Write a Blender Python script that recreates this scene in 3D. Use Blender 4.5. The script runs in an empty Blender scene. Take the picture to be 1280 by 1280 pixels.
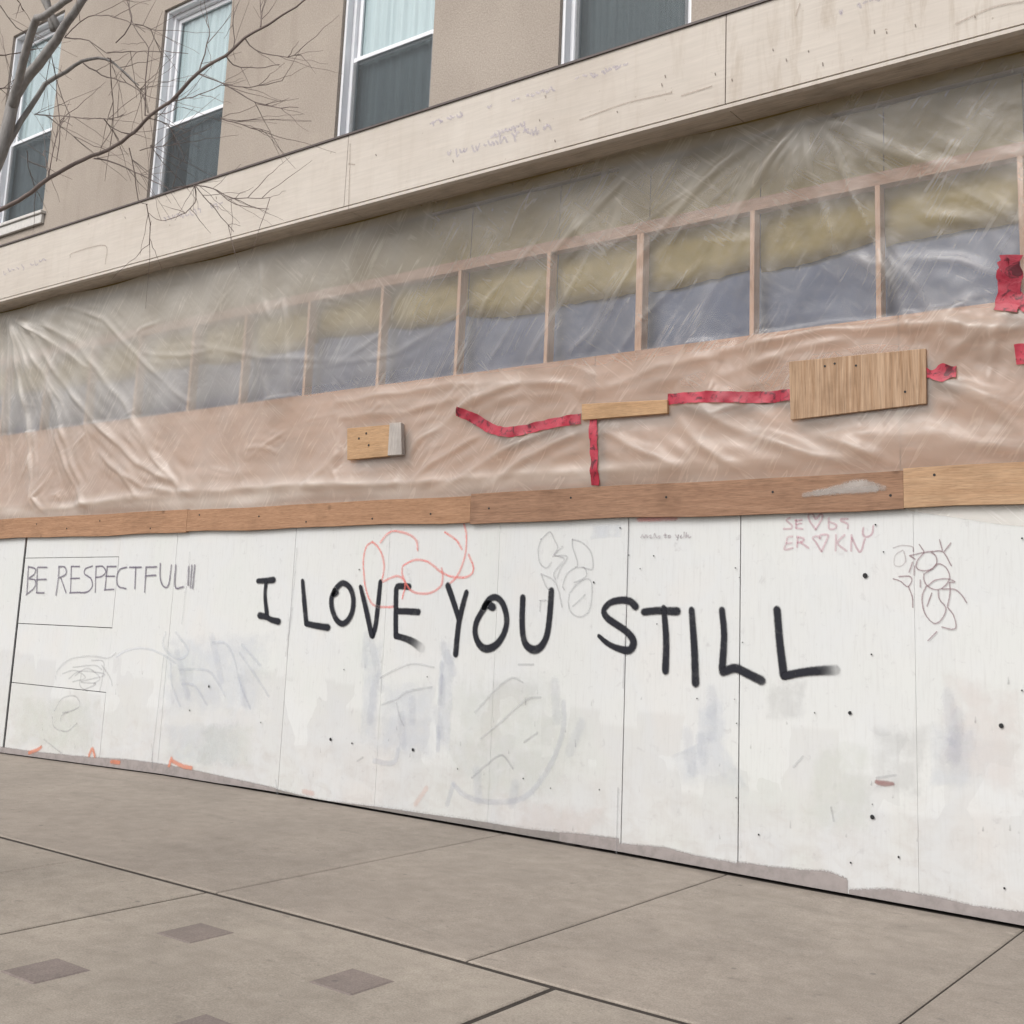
import bpy, bmesh, math, random
import numpy as np
from mathutils import Vector, Matrix, noise as mnoise

# ------------------------------------------------------------------ camera, sky, sun, exposure
scene = bpy.context.scene
R = math.radians
YAW, PITCH, ROLL = R(35.952), R(9.25), R(1.9154)
FPX, PCX, PCY = 1412.92, 709.69, 552.0            # focal length and principal point, in 1280-pixel units
CAM = Vector((0.0, -7.1406, 1.6))
ROT = Matrix.Rotation(YAW, 3, 'Z') @ Matrix.Rotation(math.pi/2 + PITCH, 3, 'X') @ Matrix.Rotation(ROLL, 3, 'Z')
cam = bpy.data.cameras.new('camera'); cam_ob = bpy.data.objects.new('camera', cam)
scene.collection.objects.link(cam_ob); scene.camera = cam_ob
cam_ob.matrix_world = Matrix.Translation(CAM) @ ROT.to_4x4()
cam.sensor_fit = 'HORIZONTAL'; cam.sensor_width = 36.0; cam.lens = FPX/1280*36.0
cam.shift_x = (640-PCX)/1280; cam.shift_y = (PCY-640)/1280
cam.clip_start = 0.05; cam.clip_end = 2000

SUN_EL, SUN_AZ = R(42), R(194)                    # azimuth clockwise from +Y: front left of the wall
world = bpy.data.worlds.new('World'); scene.world = world; world.use_nodes = True
wn = world.node_tree.nodes; wl = world.node_tree.links
sky = wn.new('ShaderNodeTexSky'); sky.sky_type = 'NISHITA'; sky.sun_disc = False
sky.sun_elevation = SUN_EL; sky.sun_rotation = SUN_AZ; sky.air_density = 1.0; sky.dust_density = 4.0; sky.ozone_density = 1.0
hs = wn.new('ShaderNodeHueSaturation'); hs.inputs['Saturation'].default_value = 0.22      # overcast: nearly grey
wl.new(sky.outputs[0], hs.inputs['Color'])
wl.new(hs.outputs[0], wn['Background'].inputs['Color']); wn['Background'].inputs['Strength'].default_value = 0.15
sun = bpy.data.lights.new('sun', 'SUN'); sun.energy = 0.95; sun.angle = R(28); sun.color = (1.0, 0.955, 0.9)
sun_ob = bpy.data.objects.new('sun', sun); scene.collection.objects.link(sun_ob)
sd = Vector((math.sin(SUN_AZ)*math.cos(SUN_EL), math.cos(SUN_AZ)*math.cos(SUN_EL), math.sin(SUN_EL)))
sun_ob.rotation_euler = (-sd).to_track_quat('-Z', 'Y').to_euler()
scene.view_settings.view_transform = 'Standard'; scene.view_settings.look = 'None'
scene.view_settings.gamma = 1.0; scene.view_settings.exposure = 0.2
scene.cycles.transparent_max_bounces = 40; scene.cycles.max_bounces = 5; scene.cycles.diffuse_bounces = 3; scene.cycles.glossy_bounces = 2

rng = random.Random(11)

# ------------------------------------------------------------------ helpers
def ray(px, py):
    return ROT @ Vector(((px-PCX)/FPX, -(py-PCY)/FPX, -1.0))
def onY(px, py, y=0.0):
    "point of the vertical plane at depth y that was measured at this place of the photograph"
    d = ray(px, py); return CAM + d*((y-CAM.y)/d.y)
def onZ(px, py, z=0.0):
    d = ray(px, py); return CAM + d*((z-CAM.z)/d.z)

def link(o, parent=None):
    scene.collection.objects.link(o)
    if parent: o.parent = parent
    return o
def tag(o, label=None, cat=None, group=None, kind=None):
    if label: o['label'] = label
    if cat: o['category'] = cat
    if group: o['group'] = group
    if kind: o['kind'] = kind
    return o
def empty(name, loc=(0, 0, 0)):
    o = bpy.data.objects.new(name, None); o.empty_display_size = 0.2; o.location = loc
    scene.collection.objects.link(o); return o
def mesh(name, verts, faces, mat, parent=None, smooth=False, attrs=None):
    me = bpy.data.meshes.new(name); me.from_pydata([tuple(v) for v in verts], [], faces); me.update()
    if mat: me.materials.append(mat)
    if smooth:
        me.polygons.foreach_set('use_smooth', [True]*len(me.polygons))
    for k, vals in (attrs or {}).items():
        a = me.attributes.new(k, 'FLOAT', 'POINT'); a.data.foreach_set('value', [float(v) for v in vals])
    o = bpy.data.objects.new(name, me); link(o, parent)
    if parent: o.matrix_parent_inverse = Matrix.Translation(-Vector(parent.location))
    return o
BF = [(0, 3, 2, 1), (4, 5, 6, 7), (0, 1, 5, 4), (1, 2, 6, 5), (2, 3, 7, 6), (3, 0, 4, 7)]
class MB:
    def __init__(s): s.v = []; s.f = []
    def box(s, x0, x1, y0, y1, z0, z1):
        b = len(s.v)
        s.v += [(x0, y0, z0), (x1, y0, z0), (x1, y1, z0), (x0, y1, z0), (x0, y0, z1), (x1, y0, z1), (x1, y1, z1), (x0, y1, z1)]
        s.f += [tuple(i+b for i in q) for q in BF]; return s
    def hexa(s, pts):
        b = len(s.v); s.v += [tuple(p) for p in pts]; s.f += [tuple(i+b for i in q) for q in BF]; return s
    def tube(s, pts, rad, n=8, cap=True):
        b = len(s.v); up = Vector((0.3, 0.9, 0.2)).normalized()
        for i, p in enumerate(pts):
            t = (pts[min(i+1, len(pts)-1)] - pts[max(i-1, 0)])
            t = t.normalized() if t.length > 1e-9 else Vector((0, 0, 1))
            a = t.cross(up); a = a.normalized() if a.length > 1e-6 else Vector((1, 0, 0)); c = a.cross(t)
            for k in range(n):
                th = 2*math.pi*k/n
                s.v.append(tuple(p + (a*math.cos(th) + c*math.sin(th))*rad[i]))
        for i in range(len(pts)-1):
            for k in range(n):
                s.f.append((b+i*n+k, b+i*n+(k+1) % n, b+(i+1)*n+(k+1) % n, b+(i+1)*n+k))
        if cap:
            s.f.append(tuple(b+k for k in range(n))[::-1]); s.f.append(tuple(b+(len(pts)-1)*n+k for k in range(n)))
        return s
    def build(s, name, mat, parent=None, bevel=0.0, smooth=False):
        o = mesh(name, s.v, s.f, mat, parent, smooth)
        if bevel:
            bm = bmesh.new(); bm.from_mesh(o.data)
            bmesh.ops.bevel(bm, geom=bm.edges[:], offset=bevel, segments=1, affect='EDGES', clamp_overlap=True)
            bm.to_mesh(o.data); bm.free()
        return o
def catmull(pts, step):
    "smooth a polyline of tuples; every component is interpolated"
    P = [np.array(p, float) for p in pts]
    if len(P) == 2: 
        n = max(2, int(np.linalg.norm((P[1]-P[0])[:2])/step)+1)
        return [P[0]+(P[1]-P[0])*i/(n-1) for i in range(n)]
    Q = [2*P[0]-P[1]] + P + [2*P[-1]-P[-2]]; out = []
    for i in range(1, len(Q)-2):
        a, b, c, d = Q[i-1:i+3]; n = max(2, int(np.linalg.norm((c-b)[:2])/step)+1)
        for k in range(n):
            t = k/n
            out.append(0.5*((2*b)+(-a+c)*t+(2*a-5*b+4*c-d)*t*t+(-a+3*b-3*c+d)*t**3))
    out.append(P[-1]); return out

# ------------------------------------------------------------------ material helpers
class Mat:
    def __init__(s, name, rough=0.8, spec=0.3):
        s.m = bpy.data.materials.new(name); s.m.use_nodes = True; s.n = s.m.node_tree.nodes; s.l = s.m.node_tree.links
        s.b = s.n['Principled BSDF']; s.out = s.n['Material Output']
        s.b.inputs['Roughness'].default_value = rough; s.b.inputs['Specular IOR Level'].default_value = spec
        s._c = {}
    def coord(s, kind='Object', scale=(1, 1, 1), rot=(0, 0, 0)):
        tc = s.n.new('ShaderNodeTexCoord'); mp = s.n.new('ShaderNodeMapping'); s.l.new(tc.outputs[kind], mp.inputs[0])
        mp.inputs['Scale'].default_value = scale; mp.inputs['Rotation'].default_value = rot; return mp.outputs[0]
    def streak(s, ang, along, across):
        "coordinates stretched along a direction in the wall plane"
        tc = s.n.new('ShaderNodeTexCoord'); mp = s.n.new('ShaderNodeMapping'); mp.vector_type = 'TEXTURE'; s.l.new(tc.outputs['Object'], mp.inputs[0])
        mp.inputs['Rotation'].default_value = (0, -R(ang), 0); mp.inputs['Scale'].default_value = (along, 0.3, across); return mp.outputs[0]
    def noise(s, vec, scale, detail=4, rough=0.55, dist=0.0):
        t = s.n.new('ShaderNodeTexNoise'); s.l.new(vec, t.inputs['Vector']); t.inputs['Scale'].default_value = scale
        t.inputs['Detail'].default_value = detail; t.inputs['Roughness'].default_value = rough; t.inputs['Distortion'].default_value = dist
        return t.outputs[0]
    def ramp(s, fac, stops):
        r = s.n.new('ShaderNodeValToRGB'); s.l.new(fac, r.inputs[0]); e = r.color_ramp.elements
        while len(e) > 1: e.remove(e[-1])
        for i, (p, c) in enumerate(stops):
            q = e[0] if i == 0 else e.new(p); q.position = p
            q.color = (c, c, c, 1) if isinstance(c, (int, float)) else (*c, 1)
        return r.outputs[0]
    def mix(s, fac, a, b, mode='MIX'):
        x = s.n.new('ShaderNodeMix'); x.data_type = 'RGBA'; x.blend_type = mode
        for sock, v in ((x.inputs[0], fac), (x.inputs[6], a), (x.inputs[7], b)): s.put(sock, v)
        return x.outputs[2]
    def put(s, sock, v):
        if hasattr(v, 'is_output'): s.l.new(v, sock)
        elif isinstance(v, tuple): sock.default_value = (*v, 1) if len(v) == 3 else v
        else: sock.default_value = v
    def math(s, op, a, b=0.0, c=0.0, clamp=False):
        m = s.n.new('ShaderNodeMath'); m.operation = op; m.use_clamp = clamp
        s.put(m.inputs[0], a); s.put(m.inputs[1], b); s.put(m.inputs[2], c); return m.outputs[0]
    def maprange(s, v, a, b, c, d):
        m = s.n.new('ShaderNodeMapRange'); m.interpolation_type = 'SMOOTHSTEP'
        s.put(m.inputs[0], v)
        for i, q in enumerate((a, b, c, d)): s.put(m.inputs[i+1], q)
        return m.outputs[0]
    def attr(s, name):
        a = s.n.new('ShaderNodeAttribute'); a.attribute_name = name; return a.outputs['Fac']
    def rnd(s): return s.n.new('ShaderNodeObjectInfo').outputs['Random']
    def bump(s, h, strength, dist=0.01):
        b = s.n.new('ShaderNodeBump'); s.l.new(h, b.inputs['Height']); b.inputs['Strength'].default_value = strength; b.inputs['Distance'].default_value = dist
        s.l.new(b.outputs[0], s.b.inputs['Normal']); return b.outputs[0]
    def color(s, c): s.put(s.b.inputs['Base Color'], c); return s

def plain(name, col, rough=0.7, spec=0.3, var=0.12, scale=9.0):
    m = Mat(name, rough, spec); v = m.coord()
    n = m.noise(v, scale, 5, 0.6)
    m.color(m.mix(n, tuple(c*(1-var) for c in col), tuple(min(1, c*(1+var)) for c in col))); return m.m

def concrete(name, col, tint):
    m = Mat(name, 0.9, 0.2); v = m.coord('Object'); r = m.rnd()
    big = m.noise(v, 0.9, 5, 0.6, 0.4); mid = m.noise(v, 7, 6, 0.62); fine = m.noise(v, 120, 2, 0.7)
    c = m.mix(m.ramp(big, [(0.3, 0.0), (0.72, 1.0)]), tuple(x*0.86 for x in col), tint)
    c = m.mix(0.5, c, m.ramp(mid, [(0.25, (0.68, 0.66, 0.64)), (0.75, (1.2, 1.19, 1.18))]), 'MULTIPLY')
    c = m.mix(0.4, c, m.ramp(fine, [(0.3, 0.5), (0.7, 1.45)]), 'MULTIPLY')
    sp = m.noise(m.coord('Object', (1, 1.6, 1)), 11, 4, 0.6, 0.3); c = m.mix(m.ramp(sp, [(0.62, 0.0), (0.72, 0.42)]), c, (0.15, 0.135, 0.125)); c = m.mix(m.ramp(sp, [(0.26, 0.35), (0.36, 0.0)]), c, (0.50, 0.455, 0.39))      # gum and oil specks
    st = m.noise(m.coord('Object', (0.5, 2.2, 1)), 2.3, 5, 0.65, 0.6); c = m.mix(m.ramp(st, [(0.58, 0.0), (0.75, 0.4)]), c, (0.19, 0.17, 0.15))
    c = m.mix(m.maprange(r, 0, 1, 0.0, 0.22), c, (0.22, 0.19, 0.165))
    sx = m.n.new('ShaderNodeSeparateXYZ'); m.l.new(v, sx.inputs[0])          # swept grit with contact shading painted in, at the foot of the boards
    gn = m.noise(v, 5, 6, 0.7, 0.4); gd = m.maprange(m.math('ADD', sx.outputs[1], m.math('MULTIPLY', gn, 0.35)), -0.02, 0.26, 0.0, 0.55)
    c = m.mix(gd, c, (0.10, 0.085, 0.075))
    gv = m.n.new('ShaderNodeTexVoronoi'); gv.inputs['Scale'].default_value = 2.4; gv.inputs['Randomness'].default_value = 1.0; m.l.new(v, gv.inputs['Vector'])
    c = m.mix(m.ramp(gv.outputs['Distance'], [(0.028, 0.5), (0.05, 0.0)]), c, (0.12, 0.11, 0.105))   # trodden gum
    m.color(c); m.bump(fine, 0.3, 0.004); return m.m

def wood(name, light, dark, axis='x', scale=1.0, knots=True, rough=0.75):
    m = Mat(name, rough, 0.25)
    sc = {'x': (0.35, 6, 6), 'z': (7, 6, 0.3)}[axis]
    r = m.rnd(); tc = m.n.new('ShaderNodeTexCoord'); add = m.n.new('ShaderNodeVectorMath'); add.operation = 'ADD'
    m.l.new(tc.outputs['Object'], add.inputs[0]); m.l.new(r, add.inputs[1])
    mp = m.n.new('ShaderNodeMapping'); m.l.new(add.outputs[0], mp.inputs[0]); mp.inputs['Scale'].default_value = tuple(q*scale for q in sc)
    g = m.noise(mp.outputs[0], 6, 6, 0.65, 1.2); g2 = m.noise(mp.outputs[0], 34, 3, 0.6, 0.3)
    c = m.mix(m.ramp(g, [(0.3, 0.0), (0.7, 1.0)]), dark, light)
    c = m.mix(0.7, c, m.ramp(g2, [(0.3, 0.6), (0.5, 0.98), (0.7, 1.2)]), 'MULTIPLY')
    if knots:
        k = m.n.new('ShaderNodeTexVoronoi'); k.inputs['Scale'].default_value = 2.6; m.l.new(add.outputs[0], k.inputs['Vector'])
        c = m.mix(m.ramp(k.outputs['Distance'], [(0.035, 0.75), (0.10, 0.0)]), c, tuple(x*0.35 for x in dark))
    bl = m.noise(add.outputs[0], 3.0, 4, 0.6); c = m.mix(m.ramp(bl, [(0.5, 0.0), (0.75, 0.45)]), c, tuple(x*0.55 for x in dark))
    m.color(c); m.bump(g2, 0.3, 0.004); return m.m

def white_paint():
    m = Mat('whitewashed_plywood', 0.62, 0.3); v = m.coord('Object')
    big = m.noise(v, 0.55, 4, 0.55, 0.3); hue = m.noise(v, 1.3, 3, 0.5, 0.2)
    c = m.ramp(hue, [(0.30, (0.567, 0.603, 0.574)), (0.45, (0.602, 0.607, 0.602)), (0.56, (0.591, 0.607, 0.637)), (0.70, (0.621, 0.596, 0.586))])
    c = m.mix(m.ramp(big, [(0.40, 0.0), (0.62, 0.35)]), c, (0.648, 0.658, 0.658))
    # roller passes: long blocks of slightly different whites
    vo = m.n.new('ShaderNodeTexVoronoi'); vo.distance = 'CHEBYCHEV'; vo.inputs['Scale'].default_value = 2.1
    dis = m.n.new('ShaderNodeVectorMath'); dis.operation = 'MULTIPLY_ADD'
    nz = m.n.new('ShaderNodeTexNoise'); nz.inputs['Scale'].default_value = 5; m.l.new(v, nz.inputs['Vector'])
    m.l.new(nz.outputs['Color'], dis.inputs[0]); dis.inputs[1].default_value = (0.12, 0.12, 0.12); m.l.new(m.coord('Object', (1.3, 1, 0.75)), dis.inputs[2])
    m.l.new(dis.outputs[0], vo.inputs['Vector'])
    sep = m.n.new('ShaderNodeSeparateColor'); m.l.new(vo.outputs['Color'], sep.inputs[0])
    c = m.mix(m.maprange(sep.outputs[0], 0.45, 0.95, 0.0, 0.30), c, (0.540, 0.563, 0.586))
    c = m.mix(m.maprange(sep.outputs[1], 0.55, 0.95, 0.0, 0.22), c, (0.664, 0.678, 0.677))
    sz = m.n.new('ShaderNodeSeparateXYZ'); m.l.new(v, sz.inputs[0])
    lim = m.math('MULTIPLY_ADD', sep.outputs[2], 0.75, 0.42)
    fresh = m.maprange(m.math('SUBTRACT', sz.outputs[2], lim), -0.02, 0.03, 0.0, 1.0)
    c = m.mix(m.math('MULTIPLY', fresh, 0.62), c, (0.618, 0.627, 0.615))
    c = m.mix(m.math('MULTIPLY', m.math('SUBTRACT', 1.0, fresh), 0.45), c, (0.53, 0.53, 0.51))
    # grain telegraphing through, scuffs and specks
    gr = m.noise(m.coord('Object', (9, 1, 0.6)), 7, 3, 0.65, 0.3); c = m.mix(m.ramp(gr, [(0.50, 0.0), (0.78, 0.32)]), c, (0.457, 0.448, 0.440))
    sc = m.noise(v, 14, 4, 0.7, 0.6); c = m.mix(m.ramp(sc, [(0.60, 0.0), (0.74, 0.42)]), c, (0.382, 0.373, 0.382))
    fl = m.noise(v, 55, 2, 0.5); c = m.mix(m.ramp(fl, [(0.755, 0.0), (0.79, 0.7)]), c, (0.33, 0.30, 0.29))
    # splash dirt near the pavement: patchy, with its own outline
    sx = m.n.new('ShaderNodeSeparateXYZ'); m.l.new(v, sx.inputs[0])
    dn = m.noise(m.coord('Object', (1.6, 1, 2.5)), 3.2, 6, 0.7, 0.5)
    lo = m.maprange(m.math('ADD', sx.outputs[2], m.math('MULTIPLY', dn, -1.0)), -0.5, 0.35, 0.5, 0.0)
    c = m.mix(m.math('MULTIPLY', lo, m.ramp(dn, [(0.42, 0.0), (0.72, 1.0)])), c, (0.45, 0.42, 0.40))
    m.color(c); m.bump(gr, 0.25, 0.004); return m.m

def paint(name, col, alpha=1.0, soft=0.35, grit=0.35, rough=0.55, ns=90, lo=0.78):
    "paint or chalk mark: the attribute edge runs 0 in the middle of a stroke to 1 on its rim"
    m = Mat(name, rough, 0.3); v = m.coord('Object'); n = m.noise(v, ns, 3, 0.7); n2 = m.noise(v, 9, 4, 0.6)
    e = m.math('ADD', m.attr('edge'), m.math('MULTIPLY', m.math('SUBTRACT', n, 0.5), grit))
    a = m.maprange(e, 1.0-soft, 1.0, 1.0, 0.0)
    a = m.math('MULTIPLY', a, m.math('MULTIPLY', m.attr('fade'), m.maprange(n2, 0.25, 0.6, lo*alpha, alpha)), clamp=True)
    m.color(m.mix(n2, tuple(c*0.85 for c in col), tuple(min(1, c*1.15) for c in col)))
    m.l.new(a, m.b.inputs['Alpha']); return m.m
def chalk(name, col, alpha): return paint(name, col, alpha, 0.6, 1.1, 0.8)

M = {}
M['white'] = white_paint()
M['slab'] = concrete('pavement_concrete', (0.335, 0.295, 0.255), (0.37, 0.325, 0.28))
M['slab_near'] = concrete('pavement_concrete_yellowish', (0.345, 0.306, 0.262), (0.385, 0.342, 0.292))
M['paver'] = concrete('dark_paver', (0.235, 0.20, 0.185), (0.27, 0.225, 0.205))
M['bed'] = plain('joint_dirt', (0.06, 0.052, 0.046), 0.95, 0.1, 0.4, 30)
M['asphalt'] = plain('asphalt', (0.055, 0.054, 0.053), 0.9, 0.2, 0.3, 60)
M['kerb'] = concrete('kerb_concrete', (0.36, 0.34, 0.31), (0.4, 0.37, 0.34))
M['ground'] = plain('far_ground', (0.12, 0.115, 0.105), 0.95, 0.1, 0.3, 0.5)
def stucco():
    m = Mat('beige_stucco', 0.92, 0.15); v = m.coord('Object'); big = m.noise(v, 0.7, 4, 0.6); fine = m.noise(v, 60, 3, 0.7)
    c = m.mix(m.ramp(big, [(0.3, 0), (0.7, 1)]), (0.355, 0.305, 0.262), (0.42, 0.365, 0.315))
    st = m.noise(m.coord('Object', (2.2, 1, 0.25)), 2.6, 5, 0.65); c = m.mix(m.ramp(st, [(0.55, 0), (0.8, 0.4)]), c, (0.27, 0.225, 0.185))
    c = m.mix(0.5, c, m.ramp(fine, [(0.3, 0.65), (0.7, 1.3)]), 'MULTIPLY'); bl = m.noise(v, 3.5, 5, 0.65, 0.6); c = m.mix(m.ramp(bl, [(0.55, 0), (0.72, 0.3)]), c, (0.46, 0.40, 0.34)); m.color(c); m.bump(fine, 0.6, 0.008); return m.m
M['stucco'] = stucco()
M['vinyl'] = plain('white_vinyl', (0.84, 0.85, 0.88), 0.4, 0.4, 0.05, 5)
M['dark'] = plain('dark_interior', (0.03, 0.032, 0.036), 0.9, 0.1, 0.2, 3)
M['sill'] = plain('weathered_sill', (0.62, 0.60, 0.57), 0.8, 0.2, 0.25, 20)
def curtain(name, a, b):
    m = Mat(name, 0.9, 0.1); v = m.coord('Object', (16, 1, 0.3)); n = m.noise(v, 1.4, 4, 0.6)
    m.color(m.mix(m.ramp(n, [(0.3, 0), (0.7, 1)]), a, b)); return m.m
M['curtain_pale'] = curtain('pale_curtain', (0.52, 0.585, 0.61), (0.66, 0.715, 0.735))
M['curtain_grey'] = curtain('grey_curtain', (0.335, 0.38, 0.425), (0.48, 0.535, 0.58))
def glass():
    m = Mat('window_glass', 0.03, 0.5); n = m.n; tr = n.new('ShaderNodeBsdfTransparent'); tr.inputs[0].default_value = (0.93, 0.96, 0.96, 1)
    gl = n.new('ShaderNodeBsdfGlossy'); gl.inputs['Roughness'].default_value = 0.03
    lw = n.new('ShaderNodeLayerWeight'); lw.inputs['Blend'].default_value = 0.5
    f2 = m.math('MULTIPLY_ADD', m.math('POWER', lw.outputs['Facing'], 4.0), 0.9, 0.06, clamp=True)
    mx = n.new('ShaderNodeMixShader'); m.l.new(f2, mx.inputs[0]); m.l.new(tr.outputs[0], mx.inputs[1]); m.l.new(gl.outputs[0], mx.inputs[2])
    m.l.new(mx.outputs[0], m.out.inputs[0]); return m.m
M['glass'] = glass()
def screen():
    m = Mat('insect_screen_mesh', 0.8, 0.2); n = m.n; m.color((0.075, 0.085, 0.09)); m.b.inputs['Alpha'].default_value = 0.36; return m.m
M['screen'] = screen()
def fascia_mat():
    m = Mat('bare_fascia_plywood', 0.8, 0.2); v = m.coord('Object'); big = m.noise(v, 1.0, 4, 0.6, 0.3)
    c = m.mix(m.ramp(big, [(0.3, 0), (0.7, 1)]), (0.535, 0.48, 0.425), (0.605, 0.555, 0.50))
    gr = m.noise(m.coord('Object', (0.5, 1, 9)), 5, 5, 0.65, 0.5); c = m.mix(0.35, c, m.ramp(gr, [(0.3, 0.78), (0.7, 1.15)]), 'MULTIPLY')
    st = m.noise(m.coord('Object', (3.2, 1, 0.5)), 2.4, 6, 0.7, 0.5)
    sx = m.n.new('ShaderNodeSeparateXYZ'); m.l.new(v, sx.inputs[0])
    age = m.maprange(sx.outputs[0], -5.0, -2.5, 0.25, 1.0)      # the newer boards at the left are cleaner
    c = m.mix(m.math('MULTIPLY', m.ramp(st, [(0.50, 0), (0.74, 0.6)]), age), c, (0.33, 0.26, 0.19))
    sp = m.noise(v, 26, 3, 0.6); c = m.mix(m.ramp(sp, [(0.71, 0), (0.76, 0.6)]), c, (0.25, 0.19, 0.14))
    m.color(c); m.bump(gr, 0.2, 0.003); return m.m
M['fascia'] = fascia_mat()
M['soffit'] = wood('soffit_board', (0.54, 0.475, 0.40), (0.42, 0.36, 0.295), 'x', 0.6, False)
M['flashing'] = plain('brown_flashing', (0.09, 0.07, 0.065), 0.5, 0.4, 0.2, 10)
M['rail_a'] = wood('weathered_orange_timber', (0.41, 0.24, 0.145), (0.29, 0.16, 0.092))
M['rail_b'] = wood('brown_timber', (0.335, 0.20, 0.13), (0.235, 0.132, 0.082))
M['rail_c'] = wood('new_pine_timber', (0.47, 0.315, 0.195), (0.37, 0.225, 0.13))
M['pine'] = wood('yellow_pine_offcut', (0.50, 0.325, 0.19), (0.39, 0.235, 0.125), 'x', 1.5)
M['ply_worn'] = wood('worn_plywood', (0.49, 0.345, 0.235), (0.27, 0.16, 0.09), 'z', 0.55, False)
M['greywood'] = wood('grey_weathered_wood', (0.50, 0.46, 0.43), (0.38, 0.34, 0.31), 'z', 1.2, False)
M['stud'] = wood('spruce_stud', (0.52, 0.345, 0.25), (0.42, 0.265, 0.19), 'z', 0.8)
M['header'] = wood('spruce_header', (0.36, 0.225, 0.165), (0.27, 0.165, 0.12), 'x', 0.8)
M['lowply'] = wood('tan_plywood', (0.40, 0.23, 0.15), (0.31, 0.17, 0.105), 'x', 0.4, False)
M['insul'] = plain('olive_sheathing', (0.25, 0.20, 0.085), 0.9, 0.1, 0.4, 7)
M['blueglass'] = plain('blue_grey_sheathing', (0.052, 0.074, 0.140), 0.35, 0.4, 0.45, 2.2)
def tape_mat():
    m = Mat('red_tape', 0.45, 0.4); v = m.coord('Object'); n = m.noise(v, 16, 4, 0.65, 0.8)
    c = m.mix(m.ramp(m.noise(v, 5, 3), [(0.35, 0), (0.65, 1)]), (0.30, 0.022, 0.042), (0.46, 0.042, 0.07))
    m.color(m.mix(m.ramp(n, [(0.52, 0), (0.62, 0.85)]), c, (0.06, 0.010, 0.016))); m.bump(n, 0.5, 0.01); return m.m
M['tape'] = tape_mat()
def film():
    m = Mat('polythene_film', 0.35, 0.5); n = m.n; v = m.coord('Object')
    m.color((0.88, 0.825, 0.755))
    w1 = m.noise(v, 2.6, 3, 0.6, 0.5)
    w2 = m.noise(m.streak(52, 1.5, 0.10), 1.0, 2, 0.55, 0.35)
    w3 = m.noise(m.streak(-38, 1.2, 0.10), 1.0, 2, 0.55, 0.35)
    h = m.math('ADD', m.math('MULTIPLY', w1, 1.6), m.math('ADD', m.math('MULTIPLY', w2, 0.55), m.math('MULTIPLY', w3, 0.4)))
    bp = m.bump(h, 0.30, 0.035)
    tl = n.new('ShaderNodeBsdfTranslucent'); tl.inputs[0].default_value = (0.88, 0.825, 0.755, 1); m.l.new(bp, tl.inputs['Normal'])
    body = n.new('ShaderNodeMixShader'); body.inputs[0].default_value = 0.35; m.l.new(m.b.outputs[0], body.inputs[1]); m.l.new(tl.outputs[0], body.inputs[2])
    tr = n.new('ShaderNodeBsdfTransparent'); tr.inputs[0].default_value = (0.99, 0.985, 0.98, 1)
    gl = n.new('ShaderNodeBsdfGlossy'); gl.inputs['Roughness'].default_value = 0.38; m.l.new(bp, gl.inputs['Normal'])
    c2 = m.math('MULTIPLY', m.maprange(m.math('ABSOLUTE', m.math('SUBTRACT', w2, 0.52)), 0.0, 0.03, 0.12, 0.0), m.maprange(w1, 0.42, 0.62, 0.0, 1.0))      # fine stretch creases
    c3 = m.math('MULTIPLY', m.maprange(m.math('ABSOLUTE', m.math('SUBTRACT', w3, 0.50)), 0.0, 0.03, 0.08, 0.0), m.maprange(w1, 0.38, 0.5, 1.0, 0.0))
    op = m.math('ADD', m.attr('haze_amount'), m.math('ADD', c2, c3), clamp=True)
    s1 = n.new('ShaderNodeMixShader'); m.l.new(op, s1.inputs[0]); m.l.new(tr.outputs[0], s1.inputs[1]); m.l.new(body.outputs[0], s1.inputs[2])
    lw = n.new('ShaderNodeLayerWeight'); lw.inputs['Blend'].default_value = 0.5; m.l.new(bp, lw.inputs['Normal'])
    f2 = m.math('MULTIPLY_ADD', m.math('POWER', lw.outputs['Facing'], 4.0), 0.6, 0.035, clamp=True)
    s2 = n.new('ShaderNodeMixShader'); m.l.new(f2, s2.inputs[0]); m.l.new(s1.outputs[0], s2.inputs[1]); m.l.new(gl.outputs[0], s2.inputs[2])
    m.l.new(s2.outputs[0], m.out.inputs[0]); return m.m
M['film'] = film()
def bark():
    m = Mat('grey_bark', 0.9, 0.15); n1 = m.noise(m.coord('Object', (6, 6, 1.2)), 6, 5, 0.65); n2 = m.noise(m.coord(), 2.0, 3)
    c = m.mix(m.ramp(n1, [(0.3, 0), (0.7, 1)]), (0.17, 0.155, 0.145), (0.33, 0.315, 0.305)); c = m.mix(m.ramp(n2, [(0.4, 0), (0.7, 0.5)]), c, (0.38, 0.365, 0.35))
    m.color(c); m.bump(n1, 0.5, 0.01); return m.m
M['bark'] = bark()
M['twig'] = plain('brown_twig_bark', (0.20, 0.162, 0.148), 0.9, 0.15, 0.3, 12)
M['screw'] = plain('black_screw', (0.02, 0.02, 0.022), 0.6, 0.3, 0.2, 50)

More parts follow.
